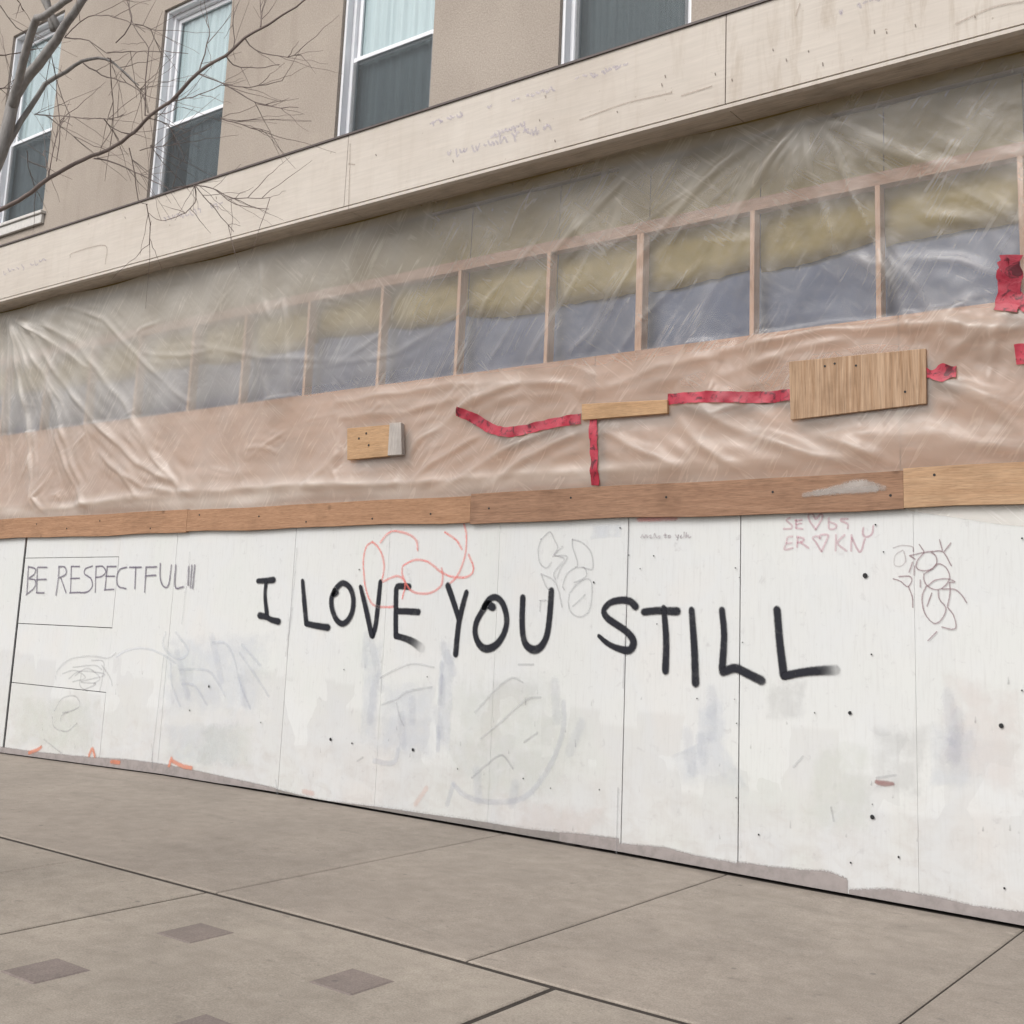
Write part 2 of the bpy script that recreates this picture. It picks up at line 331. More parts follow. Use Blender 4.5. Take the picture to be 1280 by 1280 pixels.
# ------------------------------------------------------------------ ground, road, pavement
def pz(x):      # the pavement dips gently along the hoarding
    return float(np.interp(x, [-18, -14.5, -13, -11.5, -10, -8, -4.6, -3.2, -1.8, 3], [-0.12, -0.085, -0.06, -0.028, 0.005, 0.01, 0.0, -0.018, -0.028, -0.06]))
g = mesh('ground', [(-400, -400, -0.4), (400, -400, -0.4), (400, 400, -0.4), (-400, 400, -0.4)], [(0, 1, 2, 3)], M['ground']); tag(g, kind='structure')
g = mesh('road', [(-60, -16, -0.22), (60, -16, -0.22), (60, -6.1, -0.2), (-60, -6.1, -0.2)], [(0, 1, 2, 3)], M['asphalt']); tag(g, kind='structure')
XS = [-24 + i*0.5 for i in range(65)]
vs = []; fs = []
for i, x in enumerate(XS):
    vs += [(x, -6.05, pz(x)-0.0085), (x, 0.6, pz(x)-0.0085)]
    if i: fs.append((2*i-2, 2*i, 2*i+1, 2*i-1))
pave = mesh('pavement', vs, fs, M['bed']); tag(pave, kind='structure')
def slab(x0, x1, y0, y1, mat, name='slab', lift=0.0, gx=0.006, gy=0.009, ny=6, parent=None, hole=()):
    x0 += gx/2; x1 -= gx/2; y0 += gy/2; y1 -= gy/2
    nx = max(2, int((x1-x0)/0.35)); b = min(0.012, (x1-x0)*0.04)
    xs = [x0, x0+b] + [x0+b+(x1-x0-2*b)*i/nx for i in range(1, nx)] + [x1-b, x1]
    ys = [y0, y0+b] + [y0+b+(y1-y0-2*b)*i/ny for i in range(1, ny)] + [y1-b, y1]
    V = []; F = []; A = len(xs); B = len(ys)
    for j, y in enumerate(ys):
        for i, x in enumerate(xs):
            rim = i in (0, A-1) or j in (0, B-1)
            wav = 0.0025*mnoise.noise(Vector((x*0.8, y*0.8, 3)))
            V.append((x, y, pz(x)+lift+wav-(0.005 if rim else 0)))
    for j in range(B-1):
        for i in range(A-1): F.append((j*A+i, j*A+i+1, (j+1)*A+i+1, (j+1)*A+i))
    n0 = len(V); ring = [i for i in range(A)] + [j*A+A-1 for j in range(1, B)] + [(B-1)*A+i for i in range(A-2, -1, -1)] + [j*A for j in range(B-2, 0, -1)]
    for k in ring: V.append((V[k][0], V[k][1], V[k][2]-0.06))
    for k in range(len(ring)): 
        a, c = ring[k], ring[(k+1) % len(ring)]; F.append((c, a, n0+k, n0+(k+1) % len(ring)))
    return mesh(name, V, F, mat, parent or pave, smooth=False)
YJ = -2.705
far = [-22, -17.0, -13.2, -5.645, -3.73, -1.815, 0.1, 2.0, 3.9, 5.8]
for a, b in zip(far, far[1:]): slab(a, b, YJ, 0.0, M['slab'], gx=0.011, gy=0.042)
near = [-18, -15.5, -13.0, -10.7, -8.2, -6.955, -5.695, -3.185, -0.68, 1.82, 4.3]
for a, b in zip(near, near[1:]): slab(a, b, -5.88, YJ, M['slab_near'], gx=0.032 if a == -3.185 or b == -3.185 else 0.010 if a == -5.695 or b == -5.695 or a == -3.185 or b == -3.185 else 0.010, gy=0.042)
for sx, sy in ((-5.02, -3.29), (-4.98, -4.11), (-3.895, -3.285), (-3.88, -4.11), (-2.76, -3.28), (-2.76, -4.11), (-6.14, -4.11)):
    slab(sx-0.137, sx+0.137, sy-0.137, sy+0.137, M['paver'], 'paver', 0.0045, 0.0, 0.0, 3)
for i in range(14):
    x = -22 + i*2.0
    mb = MB(); mb.hexa([(x+.004, -6.05, -0.38), (x+1.996, -6.05, -0.38), (x+1.996, -5.89, -0.38), (x+.004, -5.89, -0.38), (x+.004, -6.05, pz(x)), (x+1.996, -6.05, pz(x+2)), (x+1.996, -5.89, pz(x+2)), (x+.004, -5.89, pz(x))])
    o = mb.build('kerb_stone', M['kerb'], pave, bevel=0.015)

# ------------------------------------------------------------------ building: upper storey with windows
bld = empty('building', (-7, 0.5, 0)); tag(bld, 'beige stucco building with tall white sash windows above the boarded shopfront', 'building')
WY = 0.1
wins = [(-15.02, -13.72, 6.63, 9.45, 7.84), (-11.43, -10.13, 5.9, 8.72, 7.235), (-8.275, -6.985, 5.9, 8.72, 7.185), (-5.49, -4.18, 5.9, 8.72, 7.2), (-2.3, -1.0, 5.9, 8.72, 7.2)]
def wall_with_holes(x0, x1, z0, z1, y0, y1, holes):
    mb = MB(); xs = sorted({x0, x1} | {h[0] for h in holes} | {h[1] for h in holes})
    for a, b in zip(xs, xs[1:]):
        hz = [(h[2], h[3]) for h in holes if h[0] <= a and h[1] >= b]; z = z0
        for p, q in sorted(hz):
            mb.box(a, b, y0, y1, z, p); z = q
        mb.box(a, b, y0, y1, z, z1)
    return mb
wall_with_holes(-22, 6, 5.32, 11.6, WY, WY+0.35, wins).build('wall', M['stucco'], bld)
MB().box(-22, 6, 0.34, 0.5, -0.3, 5.315).build('ground_floor_wall', M['dark'], bld)
MB().box(-22, 6, 0.46, 7.0, 11.3, 11.55).build('roof', M['flashing'], bld)
MB().box(-22, 6, 6.9, 7.0, -0.3, 11.3).build('rear_wall', M['stucco'], bld)
for k, (x0, x1, z0, z1, zr) in enumerate(wins):
    D0 = WY+0.035; D1 = WY+0.19          # white lining starts just inside the stucco edge
    def ring(mb, a, b, c, d, w, y0, y1):
        mb.box(a, a+w, y0, y1, c, d); mb.box(b-w, b, y0, y1, c, d); mb.box(a+w, b-w, y0, y1, c, c+w); mb.box(a+w, b-w, y0, y1, d-w, d); return mb
    f = ring(MB(), x0+.002, x1-.002, z0+.002, z1-.002, 0.035, D0, D1)
    ring(f, x0+.037, x1-.037, z0+.037, z1-.037, 0.045, D0+0.075, D1-.002)
    win = f.build('window', M['vinyl'], bld, bevel=0.004)
    a, b = x0+.083, x1-.083
    up = ring(MB(), a, b, zr-.002, z1-.083, 0.05, D0+.118, D1-.01); up.build('upper_sash', M['vinyl'], win, bevel=0.004)
    lo = ring(MB(), a, b, z0+.083, zr+.05, 0.045, D0+.082, D0+.114); lo.build('lower_sash', M['vinyl'], win, bevel=0.004)
    MB().box(a+.05, b-.05, D0+.133, D0+.137, zr+.048, z1-.133).build('pane', M['glass'], win)
    MB().box(a+.045, b-.045, D0+.100, D0+.104, z0+.128, zr+.005).build('pane', M['glass'], win)
    MB().box(a+.01, b-.01, D0+.074, D0+.076, z0+.088, zr-.004).build('insect_screen', M['screen'], win)
    def drape(name, xa, xb, za, zb, y, mat, ph):
        V = []; F = []; n = 70
        for i in range(n+1):
            x = xa+(xb-xa)*i/n; w = 0.011*math.sin(x*46+ph)+0.008*math.sin(x*81+2*ph)
            V += [(x, y+w, za), (x, y+w*0.6, zb)]
            if i: F.append((2*i-2, 2*i, 2*i+1, 2*i-1))
        return mesh(name, V, F, mat, win, True)
    drape('curtain', x0+.05, x1-.03, zr-.02, z1-.02, D0+.165, M['curtain_pale'], k)
    drape('curtain', x0+(.42 if k == 1 else .06), x1-.03, z0+.02, zr+.02, D0+.20, M['curtain_grey'], k+1.3)
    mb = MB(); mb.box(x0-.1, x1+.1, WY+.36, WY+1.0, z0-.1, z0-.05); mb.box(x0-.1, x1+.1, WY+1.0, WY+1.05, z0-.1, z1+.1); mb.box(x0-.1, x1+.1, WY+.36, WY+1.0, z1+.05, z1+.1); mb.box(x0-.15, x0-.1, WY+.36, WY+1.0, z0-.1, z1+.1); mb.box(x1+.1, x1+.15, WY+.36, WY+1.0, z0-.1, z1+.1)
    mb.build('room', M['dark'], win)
    mb = MB(); mb.box(x0-.05, x1+.09, WY-.07, WY+.034, z0-.045, z0-.002); mb.box(x0-.04, x1+.07, WY-.045, WY-.001, z0-.17, z0-.047)
    mb.build('sill', M['sill'], win, bevel=0.006)

# ------------------------------------------------------------------ fascia box over the shopfront
FY = -0.45
can = empty('fascia_box', (-7, FY, 5.27)); tag(can, 'long pale plywood fascia box running the width of the shopfront', 'fascia')
ZF0, ZF1 = 5.288, 5.968
joints = [-22.7, -18.9, -15.1, -11.25, -7.45, -3.575, 0.27, 4.1]
for k, (a, b) in enumerate(zip(joints, joints[1:])):
    g1 = 0.004 if abs(b+3.575) < .01 or abs(a+3.575) < .01 else 0.0015
    MB().box(a+g1, b-g1, FY+rng.uniform(0, .003), FY+.021, ZF0, ZF1).build('fascia_board', M['fascia'], can)
MB().box(-22.7, 4.1, FY+.022, FY+.06, ZF0+.01, ZF1-.005).build('backing_board', M['dark'], can)
MB().box(-22.7, 4.1, FY-.004, FY+.05, 5.248, 5.274).build('drip_edge', M['fascia'], can)
mb = MB()
for a, b in zip(joints, joints[1:]): mb.box(a+.003, b-.003, FY+.052, -0.16, 5.262, 5.278)
mb.build('soffit', M['soffit'], can)
mb = MB(); mb.hexa([(-22.7, FY-.014, ZF1+.0), (4.1, FY-.014, ZF1+.0), (4.1, WY-.001, ZF1+.045), (-22.7, WY-.001, ZF1+.045), (-22.7, FY-.014, ZF1+.018), (4.1, FY-.014, ZF1+.018), (4.1, WY-.001, ZF1+.06), (-22.7, WY-.001, ZF1+.06)])
mb.build('flashing', M['flashing'], can)

# ------------------------------------------------------------------ stud wall behind the plastic
fr = empty('stud_wall', (-7, 0.1, 2.4)); tag(fr, 'timber stud framing with tan plywood below seen through the plastic sheet', 'wall framing')
zb, zh = 3.712, 4.66
for a, b in ((-19.6, -17.16), (-17.155, -14.72), (-14.715, -12.28), (-12.275, -9.84), (-9.835, -7.4), (-7.395, -4.96), (-4.955, -2.52), (-2.515, -0.08), (-0.075, 2.4)):
    MB().box(a, b, 0.03, 0.045, 2.3, zb-.0).build('lower_plywood', M['lowply'], fr)
MB().box(-19.6, 2.4, 0.046, 0.14, zb-.05, zb-.004).build('bottom_plate', M['header'], fr)
MB().box(-19.6, 2.4, 0.05, 0.14, zh, zh+.095).build('header_beam', M['header'], fr)
for i, x in enumerate([-15.0, -14.05, -13.1, -12.15, -11.2, -10.22, -9.36, -8.4, -7.4, -6.45, -5.47, -4.575, -3.605, -2.658, -1.72, -0.75, 0.2, 1.2]):
    w = 0.030 if abs(x+4.575) < .01 else 0.017
    MB().box(x-w, x+w, 0.048, 0.138, zb-.003, zh-.001).build('stud', M['stud'], fr)
MB().box(-19.6, 2.4, 0.20, 0.22, 3.5, 4.7).build('blue_sheathing', M['blueglass'], fr)
SX = [-19.6, -15.0, -14.05, -13.1, -12.15, -11.2, -10.22, -9.36, -8.4, -7.4, -6.45, -5.47, -4.575, -3.605, -2.658, -1.72, -0.75, 0.2, 1.2, 2.4]
brng = random.Random(8)
for a, b in zip(SX, SX[1:]):                     # olive insulation batts sag to a different depth in each bay
    h0, h1, sag = 4.25+brng.gauss(0, .035), 4.25+brng.gauss(0, .035), brng.uniform(-.03, .04); V = []; F = []; n = 14
    for i in range(n+1):
        t = i/n; x = a+.004+(b-a-.008)*t; z = h0+(h1-h0)*t-sag*math.sin(math.pi*t)+brng.gauss(0, .006)
        bl = .015*math.sin(math.pi*t)
        V += [(x, .185-bl, 5.29), (x, .175-bl, z+.15), (x, .19-bl, z), (x, .216, z+.02)]
        if i: 
            for k in range(3): F.append((4*i-4+k, 4*i-3+k, 4*i+1+k, 4*i+k))
    mesh('insulation_batt', V, F, M['insul'], fr, True)
MB().box(-19.6, 2.4, -0.155, 0.09, 5.285, 5.312).build('ceiling_board', M['insul'], fr)

# ------------------------------------------------------------------ plastic sheet
def px_fold(pts, w, amp, hz): return ([(onY(*p, -.06).x, onY(*p, -.06).z) for p in pts], w, amp, hz)
folds = [px_fold(*f) for f in [
 # fan at the left from the nail under the fascia
 ([(10, 395), (6, 480), (3, 600)], .05, .05, .30), ([(24, 398), (33, 520), (36, 640)], .045, .07, .45),
 ([(30, 400), (60, 470), (85, 560), (105, 630)], .06, .05, .22), ([(42, 402), (75, 470), (120, 530), (175, 580), (235, 612)], .06, .08, .42),
 ([(55, 400), (110, 440), (150, 500), (205, 590)], .07, .06, .25), ([(52, 402), (95, 386), (140, 400), (180, 450), (230, 500)], .05, .06, .28),
 ([(70, 545), (88, 600), (105, 632)], .05, .05, .25), ([(120, 565), (160, 600), (172, 622)], .05, .05, .22), ([(165, 540), (218, 600), (225, 620)], .05, .05, .25),
 ([(140, 580), (180, 610), (240, 615)], .05, .05, .3), ([(60, 590), (40, 620), (50, 640)], .05, .05, .3),
 ([(336, 320), (338, 380), (345, 400)], .05, .05, .22), ([(350, 385), (362, 378), (366, 400), (364, 495)], .05, .06, .35), ([(320, 420), (335, 500), (366, 494)], .09, .04, .22),
 ([(470, 520), (430, 560), (378, 610)], .06, .05, .26), ([(240, 430), (330, 450), (430, 448)], .05, .03, .12), ([(180, 440), (230, 445), (270, 440)], .04, .03, .14),
 # hem puffed out over the rail
 ([(120, 628), (230, 612), (430, 606), (600, 596)], .075, .055, .40), ([(600, 596), (740, 590), (860, 584), (990, 582)], .07, .05, .28), ([(40, 638), (120, 628)], .07, .06, .3),
 # folds fanning from the knot under the fascia at the right
 ([(1012, 132), (900, 215), (800, 330), (735, 430)], .06, .06, .20), ([(1005, 140), (860, 180), (700, 232)], .05, .05, .14), ([(1008, 145), (930, 260), (870, 400)], .06, .05, .18),
 ([(1010, 145), (1018, 220), (1045, 300), (1042, 330)], .05, .05, .22), ([(1015, 140), (1120, 200), (1230, 220)], .06, .04, .12), ([(820, 200), (700, 320), (600, 465)], .05, .05, .16),
 ([(680, 300), (610, 380), (560, 470)], .04, .04, .18), ([(745, 320), (690, 400), (650, 460)], .04, .04, .22), ([(790, 325), (740, 410), (700, 450)], .04, .04, .22),
 ([(880, 330), (800, 400), (760, 450)], .04, .04, .2), ([(935, 300), (880, 390), (850, 440)], .05, .05, .2), ([(520, 350), (470, 420), (430, 450)], .04, .03, .14), ([(600, 380), (500, 440), (380, 460)], .05, .03, .16),
 # the lower, tan zone
 ([(745, 525), (660, 575), (590, 618)], .06, .06, .30), ([(700, 530), (620, 570), (540, 615)], .06, .055, .26), ([(650, 470), (590, 500), (520, 550), (490, 600)], .06, .06, .30),
 ([(560, 500), (500, 515), (420, 520)], .05, .04, .2), ([(640, 480), (560, 480), (420, 500)], .06, .05, .24), ([(720, 480), (650, 478), (580, 510)], .05, .05, .2), ([(600, 545), (540, 575), (510, 600)], .05, .05, .25),
 ([(835, 515), (870, 550), (930, 592)], .06, .06, .28), ([(855, 505), (930, 540), (1065, 588)], .07, .07, .30), ([(985, 530), (1060, 560), (1130, 590)], .06, .05, .25),
 ([(745, 530), (800, 560), (850, 580)], .06, .05, .22), ([(760, 480), (820, 455), (900, 445)], .06, .05, .25), ([(900, 440), (1040, 412), (1165, 402), (1280, 408)], .06, .07, .35),
 ([(900, 470), (990, 440), (1060, 425)], .06, .05, .2), ([(1160, 470), (1210, 480), (1280, 510)], .06, .06, .28), ([(1165, 455), (1220, 420), (1275, 410)], .06, .05, .25), ([(1150, 530), (1200, 550), (1280, 560)], .09, .06, .25),
 ([(1000, 545), (1120, 545), (1280, 535)], .10, .05, .18), ([(1165, 470), (1230, 500), (1275, 530)], .06, .05, .2),
 # crumples at the far right around the tape knot
 ([(1040, 310), (1075, 325), (1110, 330)], .06, .07, .35), ([(1125, 330), (1170, 385), (1215, 410), (1280, 405)], .07, .08, .42), ([(1262, 345), (1200, 325), (1130, 320)], .06, .06, .3), ([(1262, 360), (1215, 370), (1180, 395)], .05, .06, .3),
 ([(1262, 380), (1250, 420), (1240, 470)], .05, .05, .22), ([(1060, 300), (1100, 345), (1090, 390)], .05, .05, .2), ([(1265, 330), (1230, 280), (1160, 270)], .06, .05, .16), ([(1265, 340), (1278, 250), (1279, 190)], .06, .05, .16)]]
frng = random.Random(5)
for i in range(90):                                     # small creases everywhere, leaning as the hand-stretched film does
    x = frng.uniform(-15.5, 1.5); z = frng.uniform(2.75, 5.2); L = frng.uniform(.15, .6); a = R(frng.choice([frng.gauss(50, 14), frng.gauss(-45, 20), frng.gauss(10, 15)]))
    dx, dz = math.cos(a)*L/2, math.sin(a)*L/2; folds.append(([(x-dx, z-dz), (x+frng.gauss(0, .03), z+frng.gauss(0, .03)), (x+dx, z+dz)], frng.uniform(.018, .04), frng.uniform(.012, .03), frng.uniform(.06, .2)))
for k in range(26):
    c = onY(12, 394, -.15); a = R(frng.uniform(-92, -14)); L_ = frng.uniform(.5, 2.6); q0 = frng.uniform(.05, .4)
    folds.append(([(c.x+math.cos(a)*L_*t, c.z+math.sin(a)*L_*t-.05*t*t*L_) for t in (q0, .5+q0/2, 1)], frng.uniform(.016, .034), frng.uniform(.015, .04), frng.uniform(.15, .45)))
for k in range(26):
    c = onY(1010, 132, -.2); a = R(frng.uniform(-165, -30)); L_ = frng.uniform(.5, 2.2); q0 = frng.uniform(.05, .4)
    folds.append(([(c.x+math.cos(a)*L_*t, c.z+math.sin(a)*L_*t-.05*t*t*L_) for t in (q0, .5+q0/2, 1)], frng.uniform(.016, .034), frng.uniform(.015, .035), frng.uniform(.04, .16)))
blocks_flat = [(-7.68, -6.92, 3.0, 3.34), (-5.06, -4.22, 3.16, 3.34), (-3.3, -2.29, 3.02, 3.49)]
def sheet_y(X, Z):
    X = np.asarray(X, float); Z = np.asarray(Z, float)
    y = np.interp(Z, [2.2, 2.66, 2.8, 3.7, 5.30], [-0.006, -0.006, -0.03, -0.035, -0.20])
    free = np.clip((Z-2.665)/.12, 0, 1)
    bill = .022*np.sin(X*1.9+Z*1.3)+.016*np.sin(X*3.7-Z*2.9+1)+.011*np.sin(X*6.1+Z*5.2+2)+.008*np.sin(X*9.7-Z*7.7)
    hz = np.zeros_like(X); dsp = np.zeros_like(X)
    X0, Z0 = X, Z
    X = X0+.018*np.sin(3.1*Z0+1.3*X0)+.005*np.sin(11*Z0-5*X0); Z = Z0+.016*np.sin(2.3*X0+1.7*Z0)+.005*np.sin(9*X0-5*Z0)
    vary = .62+.38*np.sin(7.3*X0+9.1*Z0)*np.sin(5.9*X0-6.3*Z0+1)
    for pts, w, amp, h in folds:
        x0 = min(p[0] for p in pts)-4*w; x1 = max(p[0] for p in pts)+4*w
        sel = (X > x0) & (X < x1)
        if not sel.any(): continue
        xs, zs = X[sel], Z[sel]; best = np.full(xs.shape, 9.0); tt = np.zeros(xs.shape); n = len(pts)-1
        for k in range(n):
            (ax, az), (bx, bz) = pts[k], pts[k+1]; dx, dz = bx-ax, bz-az; L2 = dx*dx+dz*dz+1e-12
            t = np.clip(((xs-ax)*dx+(zs-az)*dz)/L2, 0, 1); d = np.hypot(xs-ax-t*dx, zs-az-t*dz)
            m = d < best; best = np.where(m, d, best); tt = np.where(m, (k+t)/n, tt)
        env = np.sqrt(np.clip(np.sin(np.pi*np.clip(tt*.9+.05, 0, 1)), 0, 1))
        ridge = 0.55*np.exp(-(best/(.45*w))**1.2)+0.75*np.exp(-(best/(2.2*w))**2)+0.30*np.cos(best*2.7/w)*np.exp(-best/(2.4*w))
        dsp[sel] += amp*ridge*env; hz[sel] += h*(.32*np.exp(-(best/(0.42*w))**2)+.26*np.exp(-(best/(1.8*w))**2))*env
    X, Z = X0, Z0; dsp *= vary; hz *= .5+.6*vary
    flat = np.ones_like(X)
    for a, b, c, d in blocks_flat:
        q = np.maximum(np.maximum(a-X, X-b), np.maximum(c-Z, Z-d)); flat *= np.clip(q/.09, 0, 1)
    top = np.clip((5.30-Z)/.25, 0.15, 1)
    y = y - free*flat*top*(np.where(Z < 3.7, .62, .34)*dsp+bill*.7)
    lim = np.where(Z > 2.66, 0.012, -0.0045)
    return np.minimum(y, lim), np.clip(hz*0.8*free, 0, .62)
nx, nz = 900, 160
gx_ = np.linspace(-16.5, 2.2, nx); 
topz = 5.262
# the hem: behind the rail, hanging out below it only at the far right
V = []; Xg = np.repeat(gx_[None, :], nz, 0)
bot = np.interp(gx_, [-16.5, -2.6, -2.45, -1.9, -1.5, 2.2], [2.50, 2.50, 2.40, 2.30, 2.25, 2.22])
Zg = bot[None, :] + (topz-bot[None, :])*np.linspace(0, 1, nz)[:, None]
Yg, Hg = sheet_y(Xg, Zg)
scal = -0.035*np.abs(np.sin(gx_*1.55+0.6))**1.5                    # the top edge sags between its staples
Zg = Zg + scal[None, :]*np.clip((Zg-4.9)/.36, 0, 1)
Hg = 0.125 + Hg + 0.05*np.sin(Xg*1.1+2)*np.sin(Zg*2.0) + 0.14*np.clip((3.72-Zg)/.12, 0, 1) + 0.32*np.clip((-6.3-Xg)/3.2, 0, 1)*np.clip((Zg-3.4)/.5, .3, 1) + 0.05*np.clip((Zg-3.72)/.1, 0, 1) + 0.07*np.clip((Zg-4.45)/.3, 0, 1)*np.clip((-3.0-Xg)/2.0+.35, .35, 1)
low = np.exp(-((Zg-2.74-.03*np.sin(Xg*2.1))/.075)**2)*np.clip((-3.4-Xg)/1.5, 0, 1); Hg = np.clip(Hg+0.34*low, 0, .85)
verts = np.stack([Xg, Yg, Zg], -1).reshape(-1, 3)
idx = np.arange(nx*nz).reshape(nz, nx)
faces = np.stack([idx[:-1, :-1], idx[:-1, 1:], idx[1:, 1:], idx[1:, :-1]], -1).reshape(-1, 4)
sheet = mesh('plastic_sheet', verts.tolist(), [tuple(q) for q in faces.tolist()], M['film'], None, True, {'haze_amount': Hg.reshape(-1)})
tag(sheet, 'crumpled translucent plastic sheet stretched between the fascia and the timber rail', 'plastic sheet')

def tape(pts, width, wob=0.15):
    P = [(onY(*p, -.05).x, onY(*p, -.05).z) for p in pts]; C = catmull(P, 0.02); V = []; F = []; n = len(C)
    for i, c in enumerate(C):
        t = C[min(i+1, n-1)]-C[max(i-1, 0)]; t = t/ (np.linalg.norm(t)+1e-9); nrm = np.array((-t[1], t[0]))
        w = width/2*(1+wob*1.2*mnoise.noise(Vector((i*.22, width*50, pts[0][0])))+frng.uniform(-.04, .04))
        for s in (-1, -.33, .33, 1):
            q = c+nrm*w*s; y = float(sheet_y([q[0]], [q[1]])[0][0])
            V.append((q[0], y-.011-.006*math.sin(i*.7+s)*(abs(s) > .5), q[1]))
        if i:
            for k in range(3): F.append((4*i-4+k, 4*i-3+k, 4*i+1+k, 4*i+k))
    nv = len(V); V += [(x, y+.002, z) for x, y, z in V]; F += [tuple(j+nv for j in f[::-1]) for f in F]
    return mesh('tape_strip', V, F, M['tape'], sheet, True)
tape([(571, 514), (590, 522), (615, 536), (640, 540), (680, 531), (725, 523)], .085)
tape([(741, 524), (742, 555), (743, 585), (741, 606)], .078)
tape([(834, 499), (880, 497), (940, 496), (987, 493)], .082, .05)
tape([(1156, 466), (1168, 468), (1180, 466), (1196, 465)], .085, .6)
tape([(1267, 322), (1264, 345), (1262, 370), (1258, 390)], .14, .4)
tape([(1256, 328), (1262, 350), (1270, 372), (1284, 388)], .07, .6)
tape([(1270, 444), (1284, 442), (1300, 440)], .12, .2)

# ------------------------------------------------------------------ timber rail and offcuts nailed over the sheet
rail = empty('timber_rail', (-7, 0, 2.42)); tag(rail, 'long timber rail nailed along the top of the white hoarding', 'timber rail')
RB = [(-19.5, -13.9, M['rail_a'], 2.415, 2.655, .035), (-13.896, -9.93, M['rail_a'], 2.412, 2.648, .036), (-9.926, -6.12, M['rail_a'], 2.422, 2.640, .036), (-6.117, -2.475, M['rail_b'], 2.408, 2.655, .038), (-2.472, 1.6, M['rail_c'], 2.412, 2.668, .042)]
for a, b, m_, z0, z1, th in RB:
    n = 12; V = []; mb = MB()
    for i in range(n+1):
        x = a+(b-a)*i/n; w = .006*math.sin(x*2.3)+.004*math.sin(x*5.1)
        V += [(x, -.009-th, z0+w), (x, -.009, z0+w), (x, -.009, z1+w*.5), (x, -.009-th, z1+w*.5)]
    F = [(3, 2, 1, 0), (4*n, 4*n+1, 4*n+2, 4*n+3)]
    for i in range(n):
        for k in range(4): F.append((4*i+k, 4*i+(k+1) % 4, 4*i+4+(k+1) % 4, 4*i+4+k))
    o = mesh('rail_board', V, F, m_, rail)
    bm = bmesh.new(); bm.from_mesh(o.data); bmesh.ops.recalc_face_normals(bm, faces=bm.faces[:]); bm.to_mesh(o.data); bm.free()
    if b > -13:
        x = a+.2
        while x < min(b, -1):
            z = rng.uniform(z0+.05, z1-.05)
            MB().tube([Vector((x, -.009-th+.001, z)), Vector((x, -.009-th-.003, z))], [.009, .009], 8).build('nail', M['screw'], rail); x += rng.uniform(.6, 1.1)
def board(name, quad, y0, th, mat, label, cat):
    "a rectangular offcut; quad = its four measured corners, clockwise from the lower left"
    P = [onY(*p, y0-th) for p in quad]
    mb = MB(); mb.hexa([(P[0].x, y0-th, P[0].z), (P[1].x, y0-th, P[1].z), (P[1].x, y0, P[1].z), (P[0].x, y0, P[0].z), (P[3].x, y0-th, P[3].z), (P[2].x, y0-th, P[2].z), (P[2].x, y0, P[2].z), (P[3].x, y0, P[3].z)])
    o = mb.build(name, mat, None, bevel=0.003)
    return tag(o, label, cat)
b1 = empty('wood_offcut', (-7.3, -.05, 3.1)); tag(b1, 'small pine offcut with a grey weathered end, nailed over the sheet', 'wood block')
P = [onY(*p, -.07) for p in [(434, 575), (503, 568.5), (502, 529.5), (434, 535.5)]]
xs = P[0].x+(P[1].x-P[0].x)*.745
def lerp(a, b, t): return a+(b-a)*t
mb = MB(); mb.hexa([(P[0].x, -.072, P[0].z), (xs, -.072, lerp(P[0].z, P[1].z, .745)), (xs, -.034, lerp(P[0].z, P[1].z, .745)), (P[0].x, -.034, P[0].z), (P[3].x, -.072, P[3].z), (xs, -.072, lerp(P[3].z, P[2].z, .745)), (xs, -.034, lerp(P[3].z, P[2].z, .745)), (P[3].x, -.034, P[3].z)]).build('pine_block', M['pine'], b1, bevel=.003)
mb = MB(); mb.hexa([(xs+.004, -.08, lerp(P[0].z, P[1].z, .745)+.005), (P[1].x, -.08, P[1].z), (P[1].x, -.034, P[1].z), (xs+.004, -.034, lerp(P[0].z, P[1].z, .745)), (xs+.004, -.08, lerp(P[3].z, P[2].z, .745)+.012), (P[2].x, -.08, P[2].z+.01), (P[2].x, -.034, P[2].z), (xs+.004, -.034, lerp(P[3].z, P[2].z, .745))]).build('grey_end', M['greywood'], b1, bevel=.003)
for x, z in ((-7.46, 3.21), (-7.33, 3.14), (-7.37, 3.25)): MB().tube([Vector((x, -.071, z)), Vector((x, -.075, z))], [.011, .011], 8).build('nail', M['screw'], b1)
board('pine_batten', [(727, 525), (834, 516.5), (834, 499.5), (727, 505)], -.032, .030, M['pine'], 'thin yellow pine batten between two lengths of red tape', 'batten')
b3 = board('plywood_offcut', [(988, 525), (1158, 504.5), (1157, 435.5), (986, 452)], -.034, .021, M['ply_worn'], 'large worn plywood offcut nailed over the sheet at the right', 'plywood')
for x, z in ((-3.0, 3.40), (-2.93, 3.41), (-2.78, 3.38), (-2.45, 3.17)): MB().tube([Vector((x, -.0545, z)), Vector((x, -.058, z))], [.008, .008], 8).build('nail', M['screw'], b3)

# ------------------------------------------------------------------ white hoarding
hoard = empty('hoarding', (-7, 0, 0)); tag(hoard, 'long whitewashed plywood hoarding covered with spray paint lettering and scribbles', 'hoarding')
def panel(x0, x1, z0, z1, gl=.001, gr=.001, gt=.001, gb=.001, dy=0.0, name='panel'):
    a, b = x0+gl, x1-gr
    z0a = z0+gb if z0 is not None else pz(a)+(.012 if a > -9 else .005); z0b = z0+gb if z0 is not None else pz(b)+(.012 if b > -9 else .005)
    mb = MB(); mb.hexa([(a, dy, z0a), (b, dy, z0b), (b, .018+dy, z0b), (a, .018+dy, z0a), (a, dy, z1-gt), (b, dy, z1-gt), (b, .018+dy, z1-gt), (a, .018+dy, z1-gt)])
    return mb.build(name, M['white'], hoard, bevel=.0015)
T = 2.43
panel(-19.0, -16.5, None, T); panel(-16.5, -13.035, None, T, gr=.05, dy=.004)
XA = -11.13
zA = onY(80, 697).z; zB = onY(80, 782).z; zC = onY(70, 859).z
